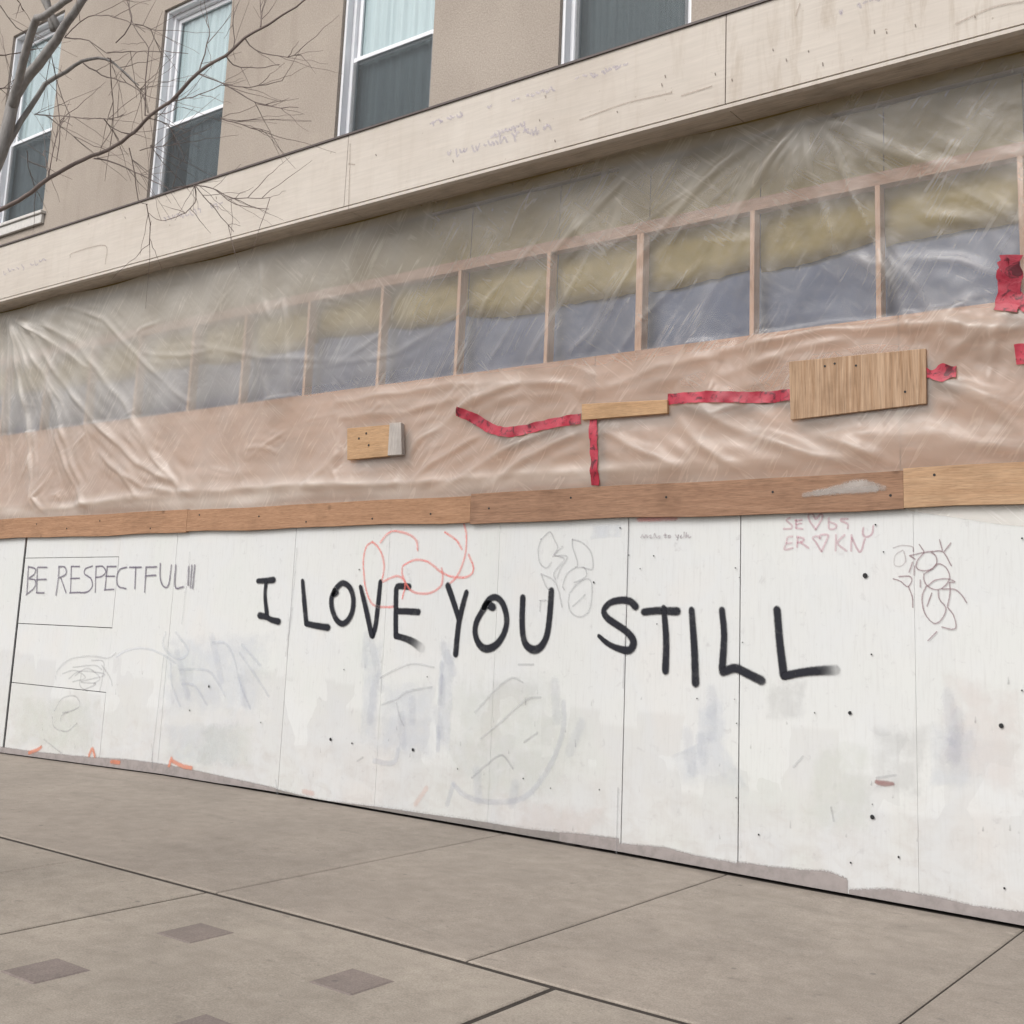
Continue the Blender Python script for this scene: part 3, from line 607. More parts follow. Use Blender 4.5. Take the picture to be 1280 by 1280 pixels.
panel(-13.035, XA, zA, T, gl=.004, gb=.003, gr=.0005)
panel(-13.035, XA, zB, zA, gl=.004, gb=.004, gt=.003, gr=.005, name='hatch_board')
panel(-13.035, XA, zC, zB, gl=.004, gb=.004, gt=.004, gr=.0008, dy=.0005)
panel(-13.035, XA, None, zC, gl=.004, gt=.004, gr=.004, name='hatch_board')
for a, b, l, r_, dy in ((XA, -10.12, .0005, .0012, 0), (-10.12, -8.3, .0012, .0022, .001), (-8.3, -7.07, .0022, .0006, 0), (-7.07, -5.83, .0006, .0006, 0), (-5.83, -4.59, .0006, .003, .0), (-4.59, -3.655, .003, .004, .0015), (-3.655, -2.43, .004, .0005, 0), (-2.43, -1.21, .0005, .003, 0), (-1.21, .01, .003, .003, 0), (.01, 1.5, .003, .003, 0)):
    panel(a, b, None, T, gl=l, gr=r_, dy=dy)
MB().box(-13.06, -13.03, .03, .06, -.1, T).build('gap_shade_strip', M['dark'], hoard)  # near-black strip added behind the open joint to stand in for its shade

LAY = [0]
def stroke_geo(V, F, E, A, pts, hw, y):
    "pts: (x, z, width factor, fade)"
    C = catmull(pts, max(.006, hw*.5)); n = len(C)
    cols = (-1, -.6, 0, .6, 1); rows = []
    def row(c, nrm, sc, e0, f):
        b = len(V)
        for v in cols:
            q = c[:2]+nrm*v*hw*c[2]*sc; V.append((q[0], y, q[1])); E.append(min(1.0, math.sqrt(e0*e0+(v*sc)**2))); A.append(f)
        rows.append(b)
    def tan(i): 
        t = (C[min(i+1, n-1)]-C[max(i-1, 0)])[:2]; L = np.linalg.norm(t); return t/L if L > 1e-9 else np.array((1., 0))
    t0 = tan(0); n0 = np.array((-t0[1], t0[0]))
    for s in (1.0, .85, .5): row(np.array([*(C[0][:2]-t0*s*hw*C[0][2]), *C[0][2:]]), n0, math.sqrt(max(0, 1-s*s)), s, C[0][3])
    for i in range(n):
        t = tan(i); row(C[i], np.array((-t[1], t[0])), 1, 0, C[i][3])
    t1 = tan(n-1); n1 = np.array((-t1[1], t1[0]))
    for s in (.5, .85, 1.0): row(np.array([*(C[-1][:2]+t1*s*hw*C[-1][2]), *C[-1][2:]]), n1, math.sqrt(max(0, 1-s*s)), s, C[-1][3])
    for a, b in zip(rows, rows[1:]):
        for k in range(4): F.append((a+k, a+k+1, b+k+1, b+k))
def marks(name, mat, hw, strokes, zoom=(0, 0, 1), parent=None, y0=-.0035, plane=0.0, label=None, stuff=False):
    "strokes traced in the photograph and laid on the panel they are painted on"
    ox, oy, s = zoom; S = []
    for st in strokes:
        pts = []
        for p in st:
            q = onY(ox+p[0]/s, oy+p[1]/s, plane); pts.append((q.x, q.z, p[2] if len(p) > 2 else 1.0, p[3] if len(p) > 3 else 1.0))
        S.append(pts)
    par = list(range(len(S)))                       # strokes that touch make one mark
    def find(i):
        while par[i] != i: i = par[i]
        return i
    if stuff: par = [0]*len(S)
    else:
        D = [np.array([c[:2] for c in catmull(p, .02)]) for p in S]
        for i in range(len(S)):
            for j in range(i):
                if np.min(np.linalg.norm(D[i][:, None]-D[j][None], axis=2)) < 1.6*hw+.012: par[find(i)] = find(j)
    roots = sorted({find(i) for i in range(len(S))}); o = None
    for r_ in roots:
        V = []; F = []; E = []; A = []
        for i, pts in enumerate(S):
            if find(i) == r_:
                LAY[0] += 1; stroke_geo(V, F, E, A, pts, hw, y0-(LAY[0] % 24)*.00025)
        o = mesh(name, V, F, mat, parent or hoard, False, {'edge': E, 'fade': A})
        if label: o['label'] = label
        if stuff: o['kind'] = 'stuff'
    return o
def patch(name, mat, poly, parent=None, y=None, label=None, plane=0.0, px=True, rim=.06):
    "a rolled or smeared area with a soft ragged rim"
    P = [((lambda q: (q.x, q.z))(onY(*p, plane))) for p in poly] if px else poly
    cx = sum(p[0] for p in P)/len(P); cz = sum(p[1] for p in P)/len(P); LAY[0] += 1
    y = (-.0012-(LAY[0] % 10)*.0002) if y is None else y
    R0 = []; n = len(P)
    for i in range(n):
        a, b = P[i], P[(i+1) % n]; m_ = max(1, int(math.hypot(b[0]-a[0], b[1]-a[1])/.12))
        R0 += [(a[0]+(b[0]-a[0])*k/m_, a[1]+(b[1]-a[1])*k/m_) for k in range(m_)]
    V = []; E = []; N = len(R0)
    for s, e in ((1.1, 1), (.85, .5), (.5, 0)):
        for p in R0: V.append((cx+(p[0]-cx)*s, y, cz+(p[1]-cz)*s)); E.append(e)
    V.append((cx, y, cz)); E.append(0); F = []
    for r_ in range(2):
        for k in range(N): F.append((r_*N+k, r_*N+(k+1) % N, (r_+1)*N+(k+1) % N, (r_+1)*N+k))
    for k in range(N): F.append((2*N+k, 2*N+(k+1) % N, 3*N))
    o = mesh(name, V, F, mat, parent or hoard, False, {'edge': E, 'fade': [1.0]*len(V)})
    if label: o['label'] = label
    return o

# overpainted areas
pb = paint('overpaint_blue_grey', (0.60, 0.64, 0.72), 0.24, .9, 1.3, .6, 7, .15); pg = paint('overpaint_green_grey', (0.66, 0.69, 0.62), 0.22, .9, 1.3, .6, 7, .15); pp = paint('overpaint_pinkish', (0.74, 0.64, 0.61), 0.22, .9, 1.3, .6, 7, .15); pgr = paint('overpaint_grey', (0.52, 0.52, 0.52), 0.2, .9, 1.3, .6, 7, .15)
for poly, m_ in [([(872, 872), (905, 870), (910, 930), (935, 985), (850, 980), (838, 945), (870, 930)], pb), ([(560, 850), (690, 840), (730, 920), (700, 1000), (600, 1010), (560, 960)], pg), ([(205, 905), (300, 900), (300, 960), (210, 955)], pb), ([(250, 905), (320, 905), (315, 960), (245, 955)], pg),
                 ([(455, 800), (480, 800), (470, 930), (450, 930)], pb), ([(552, 800), (570, 805), (562, 940), (545, 940)], pb), ([(1165, 905), (1220, 910), (1215, 985), (1160, 985)], pb), ([(1090, 905), (1165, 905), (1150, 1000), (1090, 990)], pgr), ([(1020, 930), (1090, 925), (1090, 1040), (1000, 1040)], pg),
                 ([(1180, 840), (1280, 860), (1280, 1000), (1170, 960)], pp), ([(20, 870), (125, 875), (120, 945), (15, 930)], pg),
                 ([(205, 800), (340, 790), (330, 890), (200, 890)], pb), ([(650, 1000), (760, 1010), (740, 1060), (640, 1040)], pp), ([(960, 850), (1010, 850), (1005, 900), (955, 900)], pgr), ([(740, 655), (780, 655), (778, 672), (738, 674)], pb), ([(480, 850), (545, 850), (540, 950), (470, 945)], pb)]:
    patch('overpaint', m_, poly)
# bare strip along the foot of the hoarding where the roller did not reach
bare = paint('bare_plywood_strip', (0.325, 0.29, 0.28), .92, .2, .25, .85); foot = paint('grime_foot', (0.26, 0.235, 0.22), .8, .5, .7, .85)
tops = [(0, 934), (40, 940), (110, 947), (160, 950), (205, 956), (250, 965), (300, 976), (345, 986)]
def strip(tops, mat, name):
    V = []; E = []; F = []; pts = []
    for (x0, y0), (x1, y1) in zip(tops, tops[1:]):
        n = max(1, int((x1-x0)/6))
        for k in range(n): pts.append((x0+(x1-x0)*k/n, y0+(y1-y0)*k/n))
    pts.append(tops[-1])
    for i, (px, py) in enumerate(pts):
        q = onY(px, py); zb_ = pz(q.x)+(.0135 if q.x > -9 else .006); end = 0
        for z, e in ((zb_, 0), (lerp(zb_, q.z, .6), 0), (q.z, .85), (q.z+.02, 1.0)): V.append((q.x, -.0028, max(z, zb_))); E.append(max(e, end))
        if i:
            for k in range(3): F.append((4*i-4+k, 4*i+k, 4*i+1+k, 4*i-3+k))
    return mesh(name, V, F, mat, hoard, False, {'edge': E, 'fade': [1.0]*len(V)})
strip(tops, bare, 'bare_strip')
strip([(345, 986), (400, 1000), (470, 1008), (540, 1018), (600, 1026), (660, 1036), (700, 1040)], foot, 'bare_strip')
strip([(700, 1041), (730, 1044), (774, 1049)], bare, 'bare_strip'); strip([(774, 1055), (830, 1060), (868, 1070), (920.5, 1080)], bare, 'bare_strip')
strip([(920.5, 1078), (960, 1084), (1000, 1088), (1035, 1090), (1058, 1099), (1060, 1102)], bare, 'bare_strip'); strip([(1061, 1113), (1110, 1112), (1170, 1122), (1220, 1134), (1282, 1142)], bare, 'bare_strip'); strip([(1282, 1142), (1400, 1165), (1700, 1230)], bare, 'bare_strip')

# the big black spray lettering
blk = paint('black_spray_paint', (0.010, 0.011, 0.018), 1.0, .45, .3, .5)
A_ = (310, 700, 5.818); B_ = (490, 710, 5.818); C_ = (730, 730, 3.879)
HWL = .0345
def L(strokes, zoom, ch): return marks('letter', blk, HWL, strokes, zoom, label='black sprayed letter '+ch)
L([[(75, 152, .9), (130, 150), (188, 145, 1.15)], [(135, 155, .8), (127, 260, .8), (140, 395, 1)], [(88, 402, 1.2), (140, 415), (170, 432), (225, 447, 1.15)]], A_, 'I')
L([[(400, 152, .8), (412, 300), (427, 462)], [(430, 462), (505, 478, 1.05), (585, 490, 1.15)]], A_, 'L')
L([[(652, 236, .8), (628, 250, 1.), (640, 212), (690, 168), (742, 198), (768, 272), (764, 362), (735, 432), (690, 463), (646, 432), (616, 358), (610, 285), (632, 222)]], A_, 'O')
L([[(822, 195, .75), (860, 350), (902, 545)], [(908, 550), (930, 470), (950, 300), (964, 160, .9)]], A_, 'V')
L([[(1172, 194, 1.05), (1098, 190), (1082, 205), (1078, 260), (1076, 400), (1076, 552)], [(1080, 552), (1130, 566, 1, .95), (1190, 590, 1.2, .75), (1265, 640, 1.5, .12)], [(1090, 372), (1160, 374), (1240, 378, 1.05)]], A_, 'E')
L([[(408, 128, 1.05), (450, 250), (486, 365, .95)], [(543, 178, .9), (512, 290), (488, 400), (476, 500), (465, 625, 1.05)]], B_, 'Y')
L([[(735, 285, 1.2), (692, 268, 1.3), (652, 325), (617, 390), (606, 460), (622, 530), (660, 578, 1.15), (710, 585, 1.2), (770, 548, 1.1), (815, 478), (836, 390), (823, 300), (790, 235), (745, 212), (702, 235), (672, 285)]], B_, 'O')
L([[(953, 215), (948, 370), (956, 500), (985, 568, 1.1), (1040, 595, 1.25), (1092, 563, 1.1), (1130, 480), (1150, 330), (1161, 165)]], B_, 'U')
L([[(250, 108, 1.1), (225, 84), (185, 78), (130, 90, .9), (97, 128, .85), (115, 165), (165, 200), (213, 235), (240, 275, 1.1), (232, 312, 1.1), (205, 322, 1.05), (150, 306, .85), (108, 282, .75), (74, 252, .6)]], C_, 'S')
L([[(292, 135), (360, 129), (452, 132, 1.1)], [(388, 115, .8), (399, 270, .95), (396, 420, 1.05)]], C_, 'T')
L([[(523, 125, .85), (535, 300), (542, 480, 1.1)]], C_, 'I')
L([[(670, 125, .85), (680, 250, .9), (671, 410)], [(675, 425, 1.1), (735, 408, 1.1), (790, 432, 1.1), (862, 468, 1.15, .85)]], C_, 'L')
L([[(937, 125), (950, 280), (970, 442, 1.1)], [(975, 445), (1060, 428), (1140, 420, 1.1, .95), (1222, 417, 1.25, .25)]], C_, 'L')

mk = chalk('purple_black_marker', (0.16, 0.14, 0.19), .8)
marks('marker_writing', mk, .012, [[(85, 150), (80, 240), (75, 330)], [(85, 152), (130, 165), (125, 200), (90, 230), (130, 240), (125, 290), (70, 338)], [(145, 160), (140, 325)], [(150, 155), (210, 155)], [(140, 237), (205, 235)], [(140, 325), (190, 325)],
    [(290, 150), (285, 230), (270, 340)], [(290, 150), (330, 155), (335, 200), (290, 225)], [(300, 225), (335, 325)], [(370, 155), (365, 325)], [(370, 150), (425, 150)], [(365, 230), (425, 228)], [(360, 325), (430, 322)],
    [(510, 148), (465, 165), (460, 200), (500, 230), (510, 280), (480, 318), (430, 325)], [(535, 150), (530, 320)], [(535, 150), (580, 150), (600, 185), (575, 215), (535, 222)], [(610, 155), (595, 305)], [(610, 150), (670, 150)], [(600, 215), (660, 215)], [(592, 305), (655, 302)],
    [(740, 155), (695, 170), (675, 220), (685, 280), (735, 298)], [(760, 155), (838, 155)], [(800, 155), (795, 298)], [(870, 155), (860, 320)], [(870, 155), (940, 152)], [(868, 212), (935, 208)], [(965, 130), (965, 230), (990, 285), (1020, 270), (1040, 140)], [(1068, 140), (1065, 285), (1120, 285)],
    [(1155, 150), (1150, 275)], [(1175, 140), (1165, 290)], [(1195, 140), (1180, 295)]], (20, 680, 5.333), label='thin marker words BE RESPECTFUL with exclamation marks')
rd = chalk('red_chalky_spray', (0.85, 0.22, 0.19), .44)
marks('red_outline', rd, .0145, [[(330, 270), (380, 205), (440, 170), (520, 180), (600, 210), (650, 260), (660, 340)], [(255, 265), (200, 310), (175, 420), (180, 560), (195, 680), (240, 800), (300, 840), (400, 845), (450, 840)], [(255, 265), (310, 320), (350, 410), (358, 510), (340, 600)], [(350, 620), (420, 585), (480, 570), (530, 600), (545, 660), (520, 770)],
    [(525, 480), (580, 445), (650, 425), (740, 440), (800, 480), (860, 530), (960, 575), (1080, 580), (1140, 545), (1150, 480), (1110, 380)], [(520, 500), (525, 570), (590, 690), (680, 725), (780, 715), (860, 660), (880, 580), (870, 500)], [(1070, 110), (1090, 200), (1085, 350), (1050, 480), (1000, 580), (950, 630)], [(900, 180), (1000, 250), (1050, 330)]], (430, 640, 7.111), label='faint red bubble outline above the black lettering')
gy = chalk('grey_pencil', (0.36, 0.36, 0.38), .36)
marks('grey_scribble', gy, .0085, [[(150, 190), (130, 260), (140, 350), (185, 390), (220, 350)], [(150, 190), (210, 140), (240, 190), (265, 250), (230, 310)], [(300, 240), (240, 300), (330, 310), (280, 400), (260, 460)], [(365, 190), (370, 250), (400, 340), (400, 380)], [(365, 190), (430, 210), (490, 270), (510, 350), (500, 400), (440, 385)], [(390, 385), (330, 430), (300, 510), (310, 540)], [(390, 385), (450, 390), (465, 440), (430, 470), (380, 490)],
    [(345, 570), (340, 640), (360, 700), (420, 730), (480, 690), (500, 600), (500, 500), (470, 465), (400, 500), (350, 560)], [(370, 655), (410, 620), (455, 575)], [(150, 430), (180, 510), (210, 545)], [(150, 430), (230, 470), (270, 540), (295, 660)], [(245, 300), (310, 330), (240, 420), (250, 470)], [(140, 615), (185, 615)], [(145, 620), (140, 690)]], (650, 640, 5.565), label='thin grey looping scribble above the letter U')
tiny = chalk('small_grey_pen', (0.36, 0.31, 0.33), .42)
marks('small_writing', tiny, .0075, [[(845, 178), (855, 160), (868, 180), (880, 160), (890, 178)], [(900, 170), (915, 160), (910, 180), (925, 178)], [(935, 178), (940, 150), (955, 178), (975, 165), (975, 180)], [(1010, 150), (1010, 178), (1020, 176)], [(1000, 162), (1022, 160)], [(1035, 165), (1032, 178), (1048, 176), (1046, 164), (1035, 165)], [(1085, 160), (1095, 178), (1105, 158), (1095, 195)], [(1115, 172), (1125, 160), (1118, 180), (1132, 178)], [(1145, 140), (1142, 178)], [(1160, 145), (1155, 178), (1170, 160), (1178, 178), (1190, 172)]], (650, 640, 5.565), label='one tiny line of handwriting under the rail', stuff=True)
pk = chalk('maroon_pink_marker', (0.50, 0.20, 0.27), .36)
marks('red_initials', pk, .0095, [[(220, 140), (185, 160), (215, 190), (240, 215), (235, 245), (160, 250)], [(280, 160), (285, 240)], [(280, 165), (340, 160)], [(285, 200), (335, 195)], [(285, 240), (350, 250)], [(480, 255), (420, 170), (410, 110), (450, 100), (480, 150), (530, 100), (545, 140), (480, 255)], [(610, 140), (615, 245), (670, 245), (685, 210), (620, 180)], [(800, 150), (740, 150), (735, 170), (800, 200), (800, 245)],
    [(250, 325), (200, 335), (185, 395), (170, 455), (250, 440)], [(190, 395), (240, 390)], [(300, 330), (295, 430)], [(300, 330), (360, 345), (350, 375), (300, 385)], [(330, 385), (410, 440)], [(540, 475), (480, 380), (450, 340), (500, 320), (525, 350), (530, 310), (600, 310), (600, 340), (540, 475)], [(685, 310), (680, 465)], [(770, 310), (700, 390), (790, 470)], [(840, 310), (835, 470)], [(840, 340), (920, 480), (970, 350)], [(955, 240), (950, 300), (985, 330), (1040, 300), (1055, 220)]], (960, 630, 8.0), label='two lines of pink initials with hearts')
dk = chalk('dark_maroon_pen', (0.24, 0.13, 0.15), .58)
marks('pen_scribble', dk, .0056, [[(180, 370, 1, .5), (250, 350, 1, .5), (340, 360, 1, .6), (350, 400)], [(270, 400, 1, .5), (285, 480, 1, .5), (240, 525, 1, .4), (190, 510, 1, .4), (200, 430, 1, .4), (260, 390, 1, .5)], [(320, 435), (430, 410), (510, 400), (600, 405), (670, 520)], [(320, 435), (365, 465)], [(400, 340), (440, 400)], [(570, 300), (595, 390)], [(665, 330), (610, 400)], [(440, 410), (390, 470), (375, 530), (420, 560), (500, 550), (545, 500), (540, 440), (500, 405)],
    [(440, 590), (500, 550), (560, 505), (620, 530), (655, 600), (640, 660), (590, 710), (530, 720), (470, 690), (440, 640), (440, 590)], [(470, 690), (540, 640), (640, 630), (700, 655), (660, 660)], [(460, 690), (425, 780), (440, 900), (490, 980), (540, 1005), (590, 970), (625, 880), (570, 800), (560, 730)], [(655, 660), (660, 740), (640, 860)], [(640, 870), (690, 940), (710, 1030), (680, 1055), (590, 1035)], [(590, 715), (700, 720), (760, 770), (800, 830)], [(505, 750), (465, 860)],
    [(180, 630), (240, 650), (300, 695), (335, 650), (320, 610), (230, 610)], [(310, 700), (340, 780), (345, 870)], [(345, 490), (315, 575)], [(360, 520), (358, 600)], [(410, 640), (410, 700)], [(550, 1075), (475, 1150)]], (1090, 630, 6.737), label='thin dark looping pen scribble at the right')
gh = chalk('ghost_scribble_grey', (0.38, 0.38, 0.40), .26); gb_ = chalk('ghost_scribble_blue', (0.48, 0.51, 0.60), .2)
Zg1 = (40, 780, 3.879)
marks('ghost_scribble', gh, .012, [[(115, 270), (130, 220), (190, 170), (290, 155), (370, 165), (410, 140)], [(180, 265), (230, 230), (320, 235), (350, 250), (240, 280), (310, 290), (250, 320)], [(200, 210), (300, 200), (340, 220)], [(210, 250), (270, 215), (330, 260), (300, 290)], [(150, 240), (210, 225), (260, 260), (200, 280)], [(340, 200), (380, 260), (390, 300)], [(110, 420), (150, 360), (210, 350), (230, 400), (150, 440), (140, 470)], [(100, 450), (110, 500), (170, 520), (220, 480)], [(150, 430), (180, 425)], [(60, 560), (150, 630)], [(240, 245), (235, 300), (270, 325)], [(290, 175), (350, 190), (330, 330)]], Zg1)
marks('ghost_scribble', gb_, .017, [[(410, 160), (460, 130), (540, 118), (620, 140), (700, 190)], [(675, 190), (680, 290), (720, 400)], [(715, 220), (850, 225), (900, 280), (940, 350)], [(730, 290), (790, 300), (850, 390)], [(880, 90), (940, 95), (980, 160), (1010, 280), (1060, 410)], [(1010, 140), (1100, 270), (1150, 350)], [(1020, 100), (1110, 200)], [(650, 40), (640, 110), (710, 170), (760, 130), (700, 40)]], Zg1)
Zg2 = (440, 820, 4.267)
marks('ghost_scribble', gh, .012, [[(155, 115), (240, 70), (330, 42), (440, 60)], [(160, 260), (240, 230), (300, 190), (430, 165)], [(660, 300), (750, 200), (850, 118), (915, 140)], [(690, 440), (800, 350), (930, 235), (1010, 220)], [(920, 460), (990, 410)], [(890, 46), (970, 46)], [(640, 650), (720, 580), (800, 530), (860, 600)], [(30, 560), (60, 540)], [(240, 250), (260, 330), (280, 370)]], Zg2)
marks('ghost_scribble', gb_, .03, [[(540, 680), (600, 740), (700, 775), (850, 775), (940, 740), (1010, 660), (1080, 540), (1130, 380), (1130, 250)], [(460, 380), (460, 500)], [(480, 40), (470, 250)], [(540, 690), (510, 790)], [(120, 560), (220, 570), (250, 500)]], Zg2)
marks('wall_mark', gh, .010, [[(870, 830), (905, 790)], [(1010, 980), (1020, 1030)], [(1180, 870), (1250, 860)]], (700, 680, 2.977)); marks('wall_mark', chalk('rust_smear', (0.30, 0.13, 0.12), .6), .02, [[(1180, 886), (1210, 890, 1.2), (1240, 892, .8)]], (700, 680, 2.977), label='rust brown smear on the white panel')
og = chalk('orange_spray', (0.72, 0.24, 0.13), .55)
marks('orange_mark', og, .03, [[(37, 941), (47, 937), (52, 934)], [(112, 944), (116, 936), (119, 945)], [(140, 952), (150, 953)], [(212, 957), (215, 948)], [(216, 951), (228, 957), (240, 960)], [(380, 989, 1, .35), (392, 992, 1, .35)], [(520, 1005, 1, .25), (534, 985, 1, .25)]], label='orange spray marks at the foot of the hoarding')
marks('orange_mark', rd, .03, [[(800, 648.5, 1, .8), (845, 647, 1, .8)]])
# caulked and smudged panel joints
marks('joint_smear', gh, .009, [[(372, 685), (367, 740), (360, 800)], [(238, 690), (228, 780)], [(345, 975), (347, 992, 1.6)], [(190, 930), (191, 960, 2)], [(787, 652), (784, 740), (779, 860)], [(773, 985), (771, 1066)], [(205, 820), (196, 900), (190, 950)], [(366, 760), (358, 820)]])

# scuffs, kicks and runs low on the boards
S = []; qr = random.Random(14)
for k in range(70):
    x = qr.uniform(10, 1275); f_ = qr.random()**1.4; yb = float(np.interp(x, [0, 345, 775, 1280], [935, 985, 1055, 1145])); yt = float(np.interp(x, [0, 1280], [820, 830]))
    y = yb-6-(yb-yt)*f_; l = qr.uniform(2, 9); a_ = qr.uniform(.2, .9)**1.5
    S.append([(x, y, 1, a_), (x+qr.gauss(0, .5), y-l, .6, a_*.5)])
marks('scuffs', chalk('scuff_grey', (0.25, 0.24, 0.25), .42), .008, S, stuff=True)
marks('scuffs', chalk('scuff_blue', (0.44, 0.47, 0.57), .13), .055, [[(x+qr.uniform(-8, 8), y), (x+qr.uniform(-8, 8), y-qr.uniform(25, 60))] for x, y in [(462, 900), (470, 860), (455, 830), (556, 880), (560, 840), (550, 920), (520, 900), (500, 930), (300, 880), (270, 850), (230, 870), (890, 920), (880, 950), (860, 965), (1190, 950), (1185, 925), (700, 900), (720, 940), (600, 1000), (640, 1005)]], stuff=True)
# screws and holes
sm = MB(); sm.tube([Vector((0, .0, 0)), Vector((0, -.0022, 0))], [1, .8], 8); src = sm.build('screw', M['screw'], hoard)
smesh = src.data; bpy.data.objects.remove(src)
def screw(px, py, r):
    q = onY(px, py); o = bpy.data.objects.new('screw', smesh); link(o, hoard)
    o.matrix_parent_inverse = Matrix.Translation(-Vector(hoard.location)); o.location = (q.x, -.010, q.z); o.scale = (r*(.78 if r > .014 else .62), 1, r*(.78 if r > .014 else .62))
for px, py, r in [(1082, 719.5, .022), (1063, 891, .016), (1019, 891, .008), (1091, 1021, .019), (1252, 907, .019), (1091, 1005, .006), (921.5, 904, .008), (921, 997, .008), (872, 873, .009), (919, 874, .006), (929, 803, .007), (920, 710, .009), (818, 695, .009), (801, 711, .008), (450, 712, .012), (414, 924, .018), (441, 929, .014), (517, 937, .018), (431, 837, .009), (535, 846, .010),
                  (573, 961, .010), (655, 973, .011), (689, 985, .008), (750, 987, .009), (949, 1043, .010), (1064, 1078, .010), (1124, 1071, .012), (1256, 1110, .011), (1090, 818, .010), (1278, 863, .009), (743, 728, .013), (776, 660, .010), (787, 694, .009), (262, 858, .016), (238, 888, .014), (327, 903, .010), (925, 722, .006), (822, 780, .008), (1095, 656, .010), (1105, 690, .008), (1278, 673, .010), (948, 643, .008)]:
    screw(px, py, r)

# faint mill stamps and stains on the fascia
st_ = chalk('purple_mill_stamp', (0.40, 0.37, 0.52), .28); fs_ = chalk('fascia_stain', (0.33, 0.26, 0.21), .4)
srng = random.Random(3)
def stamp(a, b, n, hgt, m_):
    S = []
    for i in range(n):
        t = i/n; x = a[0]+(b[0]-a[0])*t; y = a[1]+(b[1]-a[1])*t
        if srng.random() < .2: continue
        S.append([(x, y+srng.uniform(-hgt, 0)), (x+srng.uniform(1, 3), y+srng.uniform(-hgt, hgt)), (x+srng.uniform(2, 5), y+srng.uniform(-hgt, hgt))])
    marks('mill_stamp', m_, .012, S, parent=can, y0=FY-.001, plane=FY, stuff=True)
stamp((560, 193), (690, 158), 26, 5, st_); stamp((605, 175), (660, 155), 12, 5, st_); stamp((538, 155), (580, 142), 10, 3, st_); stamp((610, 135), (695, 110), 14, 3, st_); stamp((720, 100), (785, 80), 14, 3, st_); stamp((205, 275), (280, 255), 14, 4, st_); stamp((5, 340), (60, 325), 10, 4, st_); stamp((1050, 15), (1110, -5), 8, 4, st_)
marks('fascia_mark', fs_, .008, [[(88, 322), (92, 316), (131, 307), (132, 330)], [(725, 150), (780, 130), (840, 116)], [(436, 205), (444, 206)], [(438, 180), (436, 262)], [(1195, 30), (1240, 10), (1280, 2)], [(852, 120), (890, 108)], [(1000, 5), (995, 20)]], parent=can, y0=FY-.001, plane=FY)
S = []
for k in range(20):
    x = srng.uniform(20, 1270); y = np.interp(x, [0, 430, 850, 1280], [340, 215, 95, -30])+srng.uniform(-26, 40); S.append([(x, y), (x+.6, y+srng.uniform(1.5, 4))])
marks('fascia_nail', M_ := paint('nail_head_dark', (0.16, 0.125, 0.10), .7, .5, .3), .006, S, parent=can, y0=FY-.001, plane=FY, stuff=True)

pale = chalk('pale_filler', (0.46, 0.42, 0.39), .75)
marks('filler_smear', pale, .035, [[(1005, 619, .6, .5), (1040, 613, 1, .8), (1075, 606, 1.3), (1105, 610, .7, .5)], [(1020, 616, .8, .6), (1095, 611, .9, .8)]], parent=rail, y0=-.049, plane=-.047)
# ------------------------------------------------------------------ street tree reaching in at the upper left
tree = empty('street_tree', (-7.25, -4.35, pz(-7.2))); tag(tree, 'bare street tree with grey limbs and thin twigs at the upper left', 'tree')
trng = random.Random(21)
def curve(pts, r0, r1, n=8, name='limb', mat='bark', power=1.0, wob=0.0):
    C = catmull([tuple(p) for p in pts], .06); P = [Vector(c[:3]) for c in C]
    if wob: P = [p+Vector((trng.gauss(0, wob), trng.gauss(0, wob), trng.gauss(0, wob))) if 0 < i < len(P)-1 else p for i, p in enumerate(P)]
    rr = [r0+(r1-r0)*(i/(len(P)-1))**power for i in range(len(P))]
    return P, rr
def limb(pts, r0, r1, name='limb', mat='bark', n=9):
    P, rr = curve(pts, r0, r1, wob=.002); mb = MB(); mb.tube(P, rr, n); return mb.build(name, M[mat], tree, smooth=True)
def zp(zx, zy, y): return onY(zx/2.977, zy/2.977, y)          # places measured on the enlarged upper left of the photograph
def zq(zx, zy, y): return onY(zx/5.818, zy/5.818, y)
fork = zq(20, 1150, -4.0)
base = Vector((-7.25, -4.35, pz(-7.2)-.05))
limb([base, base+Vector((.02, .02, .25)), base+Vector((.06, .06, 1.2)), base+Vector((.10, .14, 2.3)), Vector((-6.95, -4.12, 3.2)), Vector((-6.75, -4.05, 3.75))], .135, .055, 'trunk', n=14)
limb([Vector((-6.76, -4.05, 3.70)), zq(-60, 1260, -4.02), zq(40, 1000, -4.0), zq(85, 780, -3.98), zq(170, 600, -3.95), zq(330, 400, -3.92), zq(450, 230, -3.9), zq(590, 20, -3.88), zq(800, -300, -3.8), zq(1000, -800, -3.7)], .044, .016)
limb([zq(85, 800, -3.98), zq(130, 590, -4.02), zq(200, 350, -4.05), zq(255, 160, -4.08), zq(330, 110, -4.1), zq(500, -10, -4.15), zq(800, -250, -4.2)], .026, .013)
limb([zq(30, 1090, -4.0), zq(110, 960, -3.94), zq(210, 800, -3.88), zq(330, 620, -3.82), zq(480, 520, -3.75), zq(600, 445, -3.7), zq(770, 430, -3.65), zq(900, 520, -3.6), zq(1010, 620, -3.58)], .019, .003)
limb([Vector((-6.72, -4.04, 3.72)), zp(-120, 830, -3.9), zp(0, 780, -3.8), zp(90, 735, -3.75), zp(180, 665, -3.7), zp(310, 592, -3.6), zp(400, 560, -3.55), zp(500, 490, -3.5), zp(560, 430, -3.48), zp(640, 375, -3.45)], .016, .009, mat='twig')
limb([zp(640, 375, -3.45), zp(740, 268, -3.4), zp(840, 208, -3.35), zp(910, 140, -3.3), zp(1000, 90, -3.28), zp(1125, 8, -3.25), zp(1200, -60, -3.2)], .011, .004, mat='twig')
tw = MB()
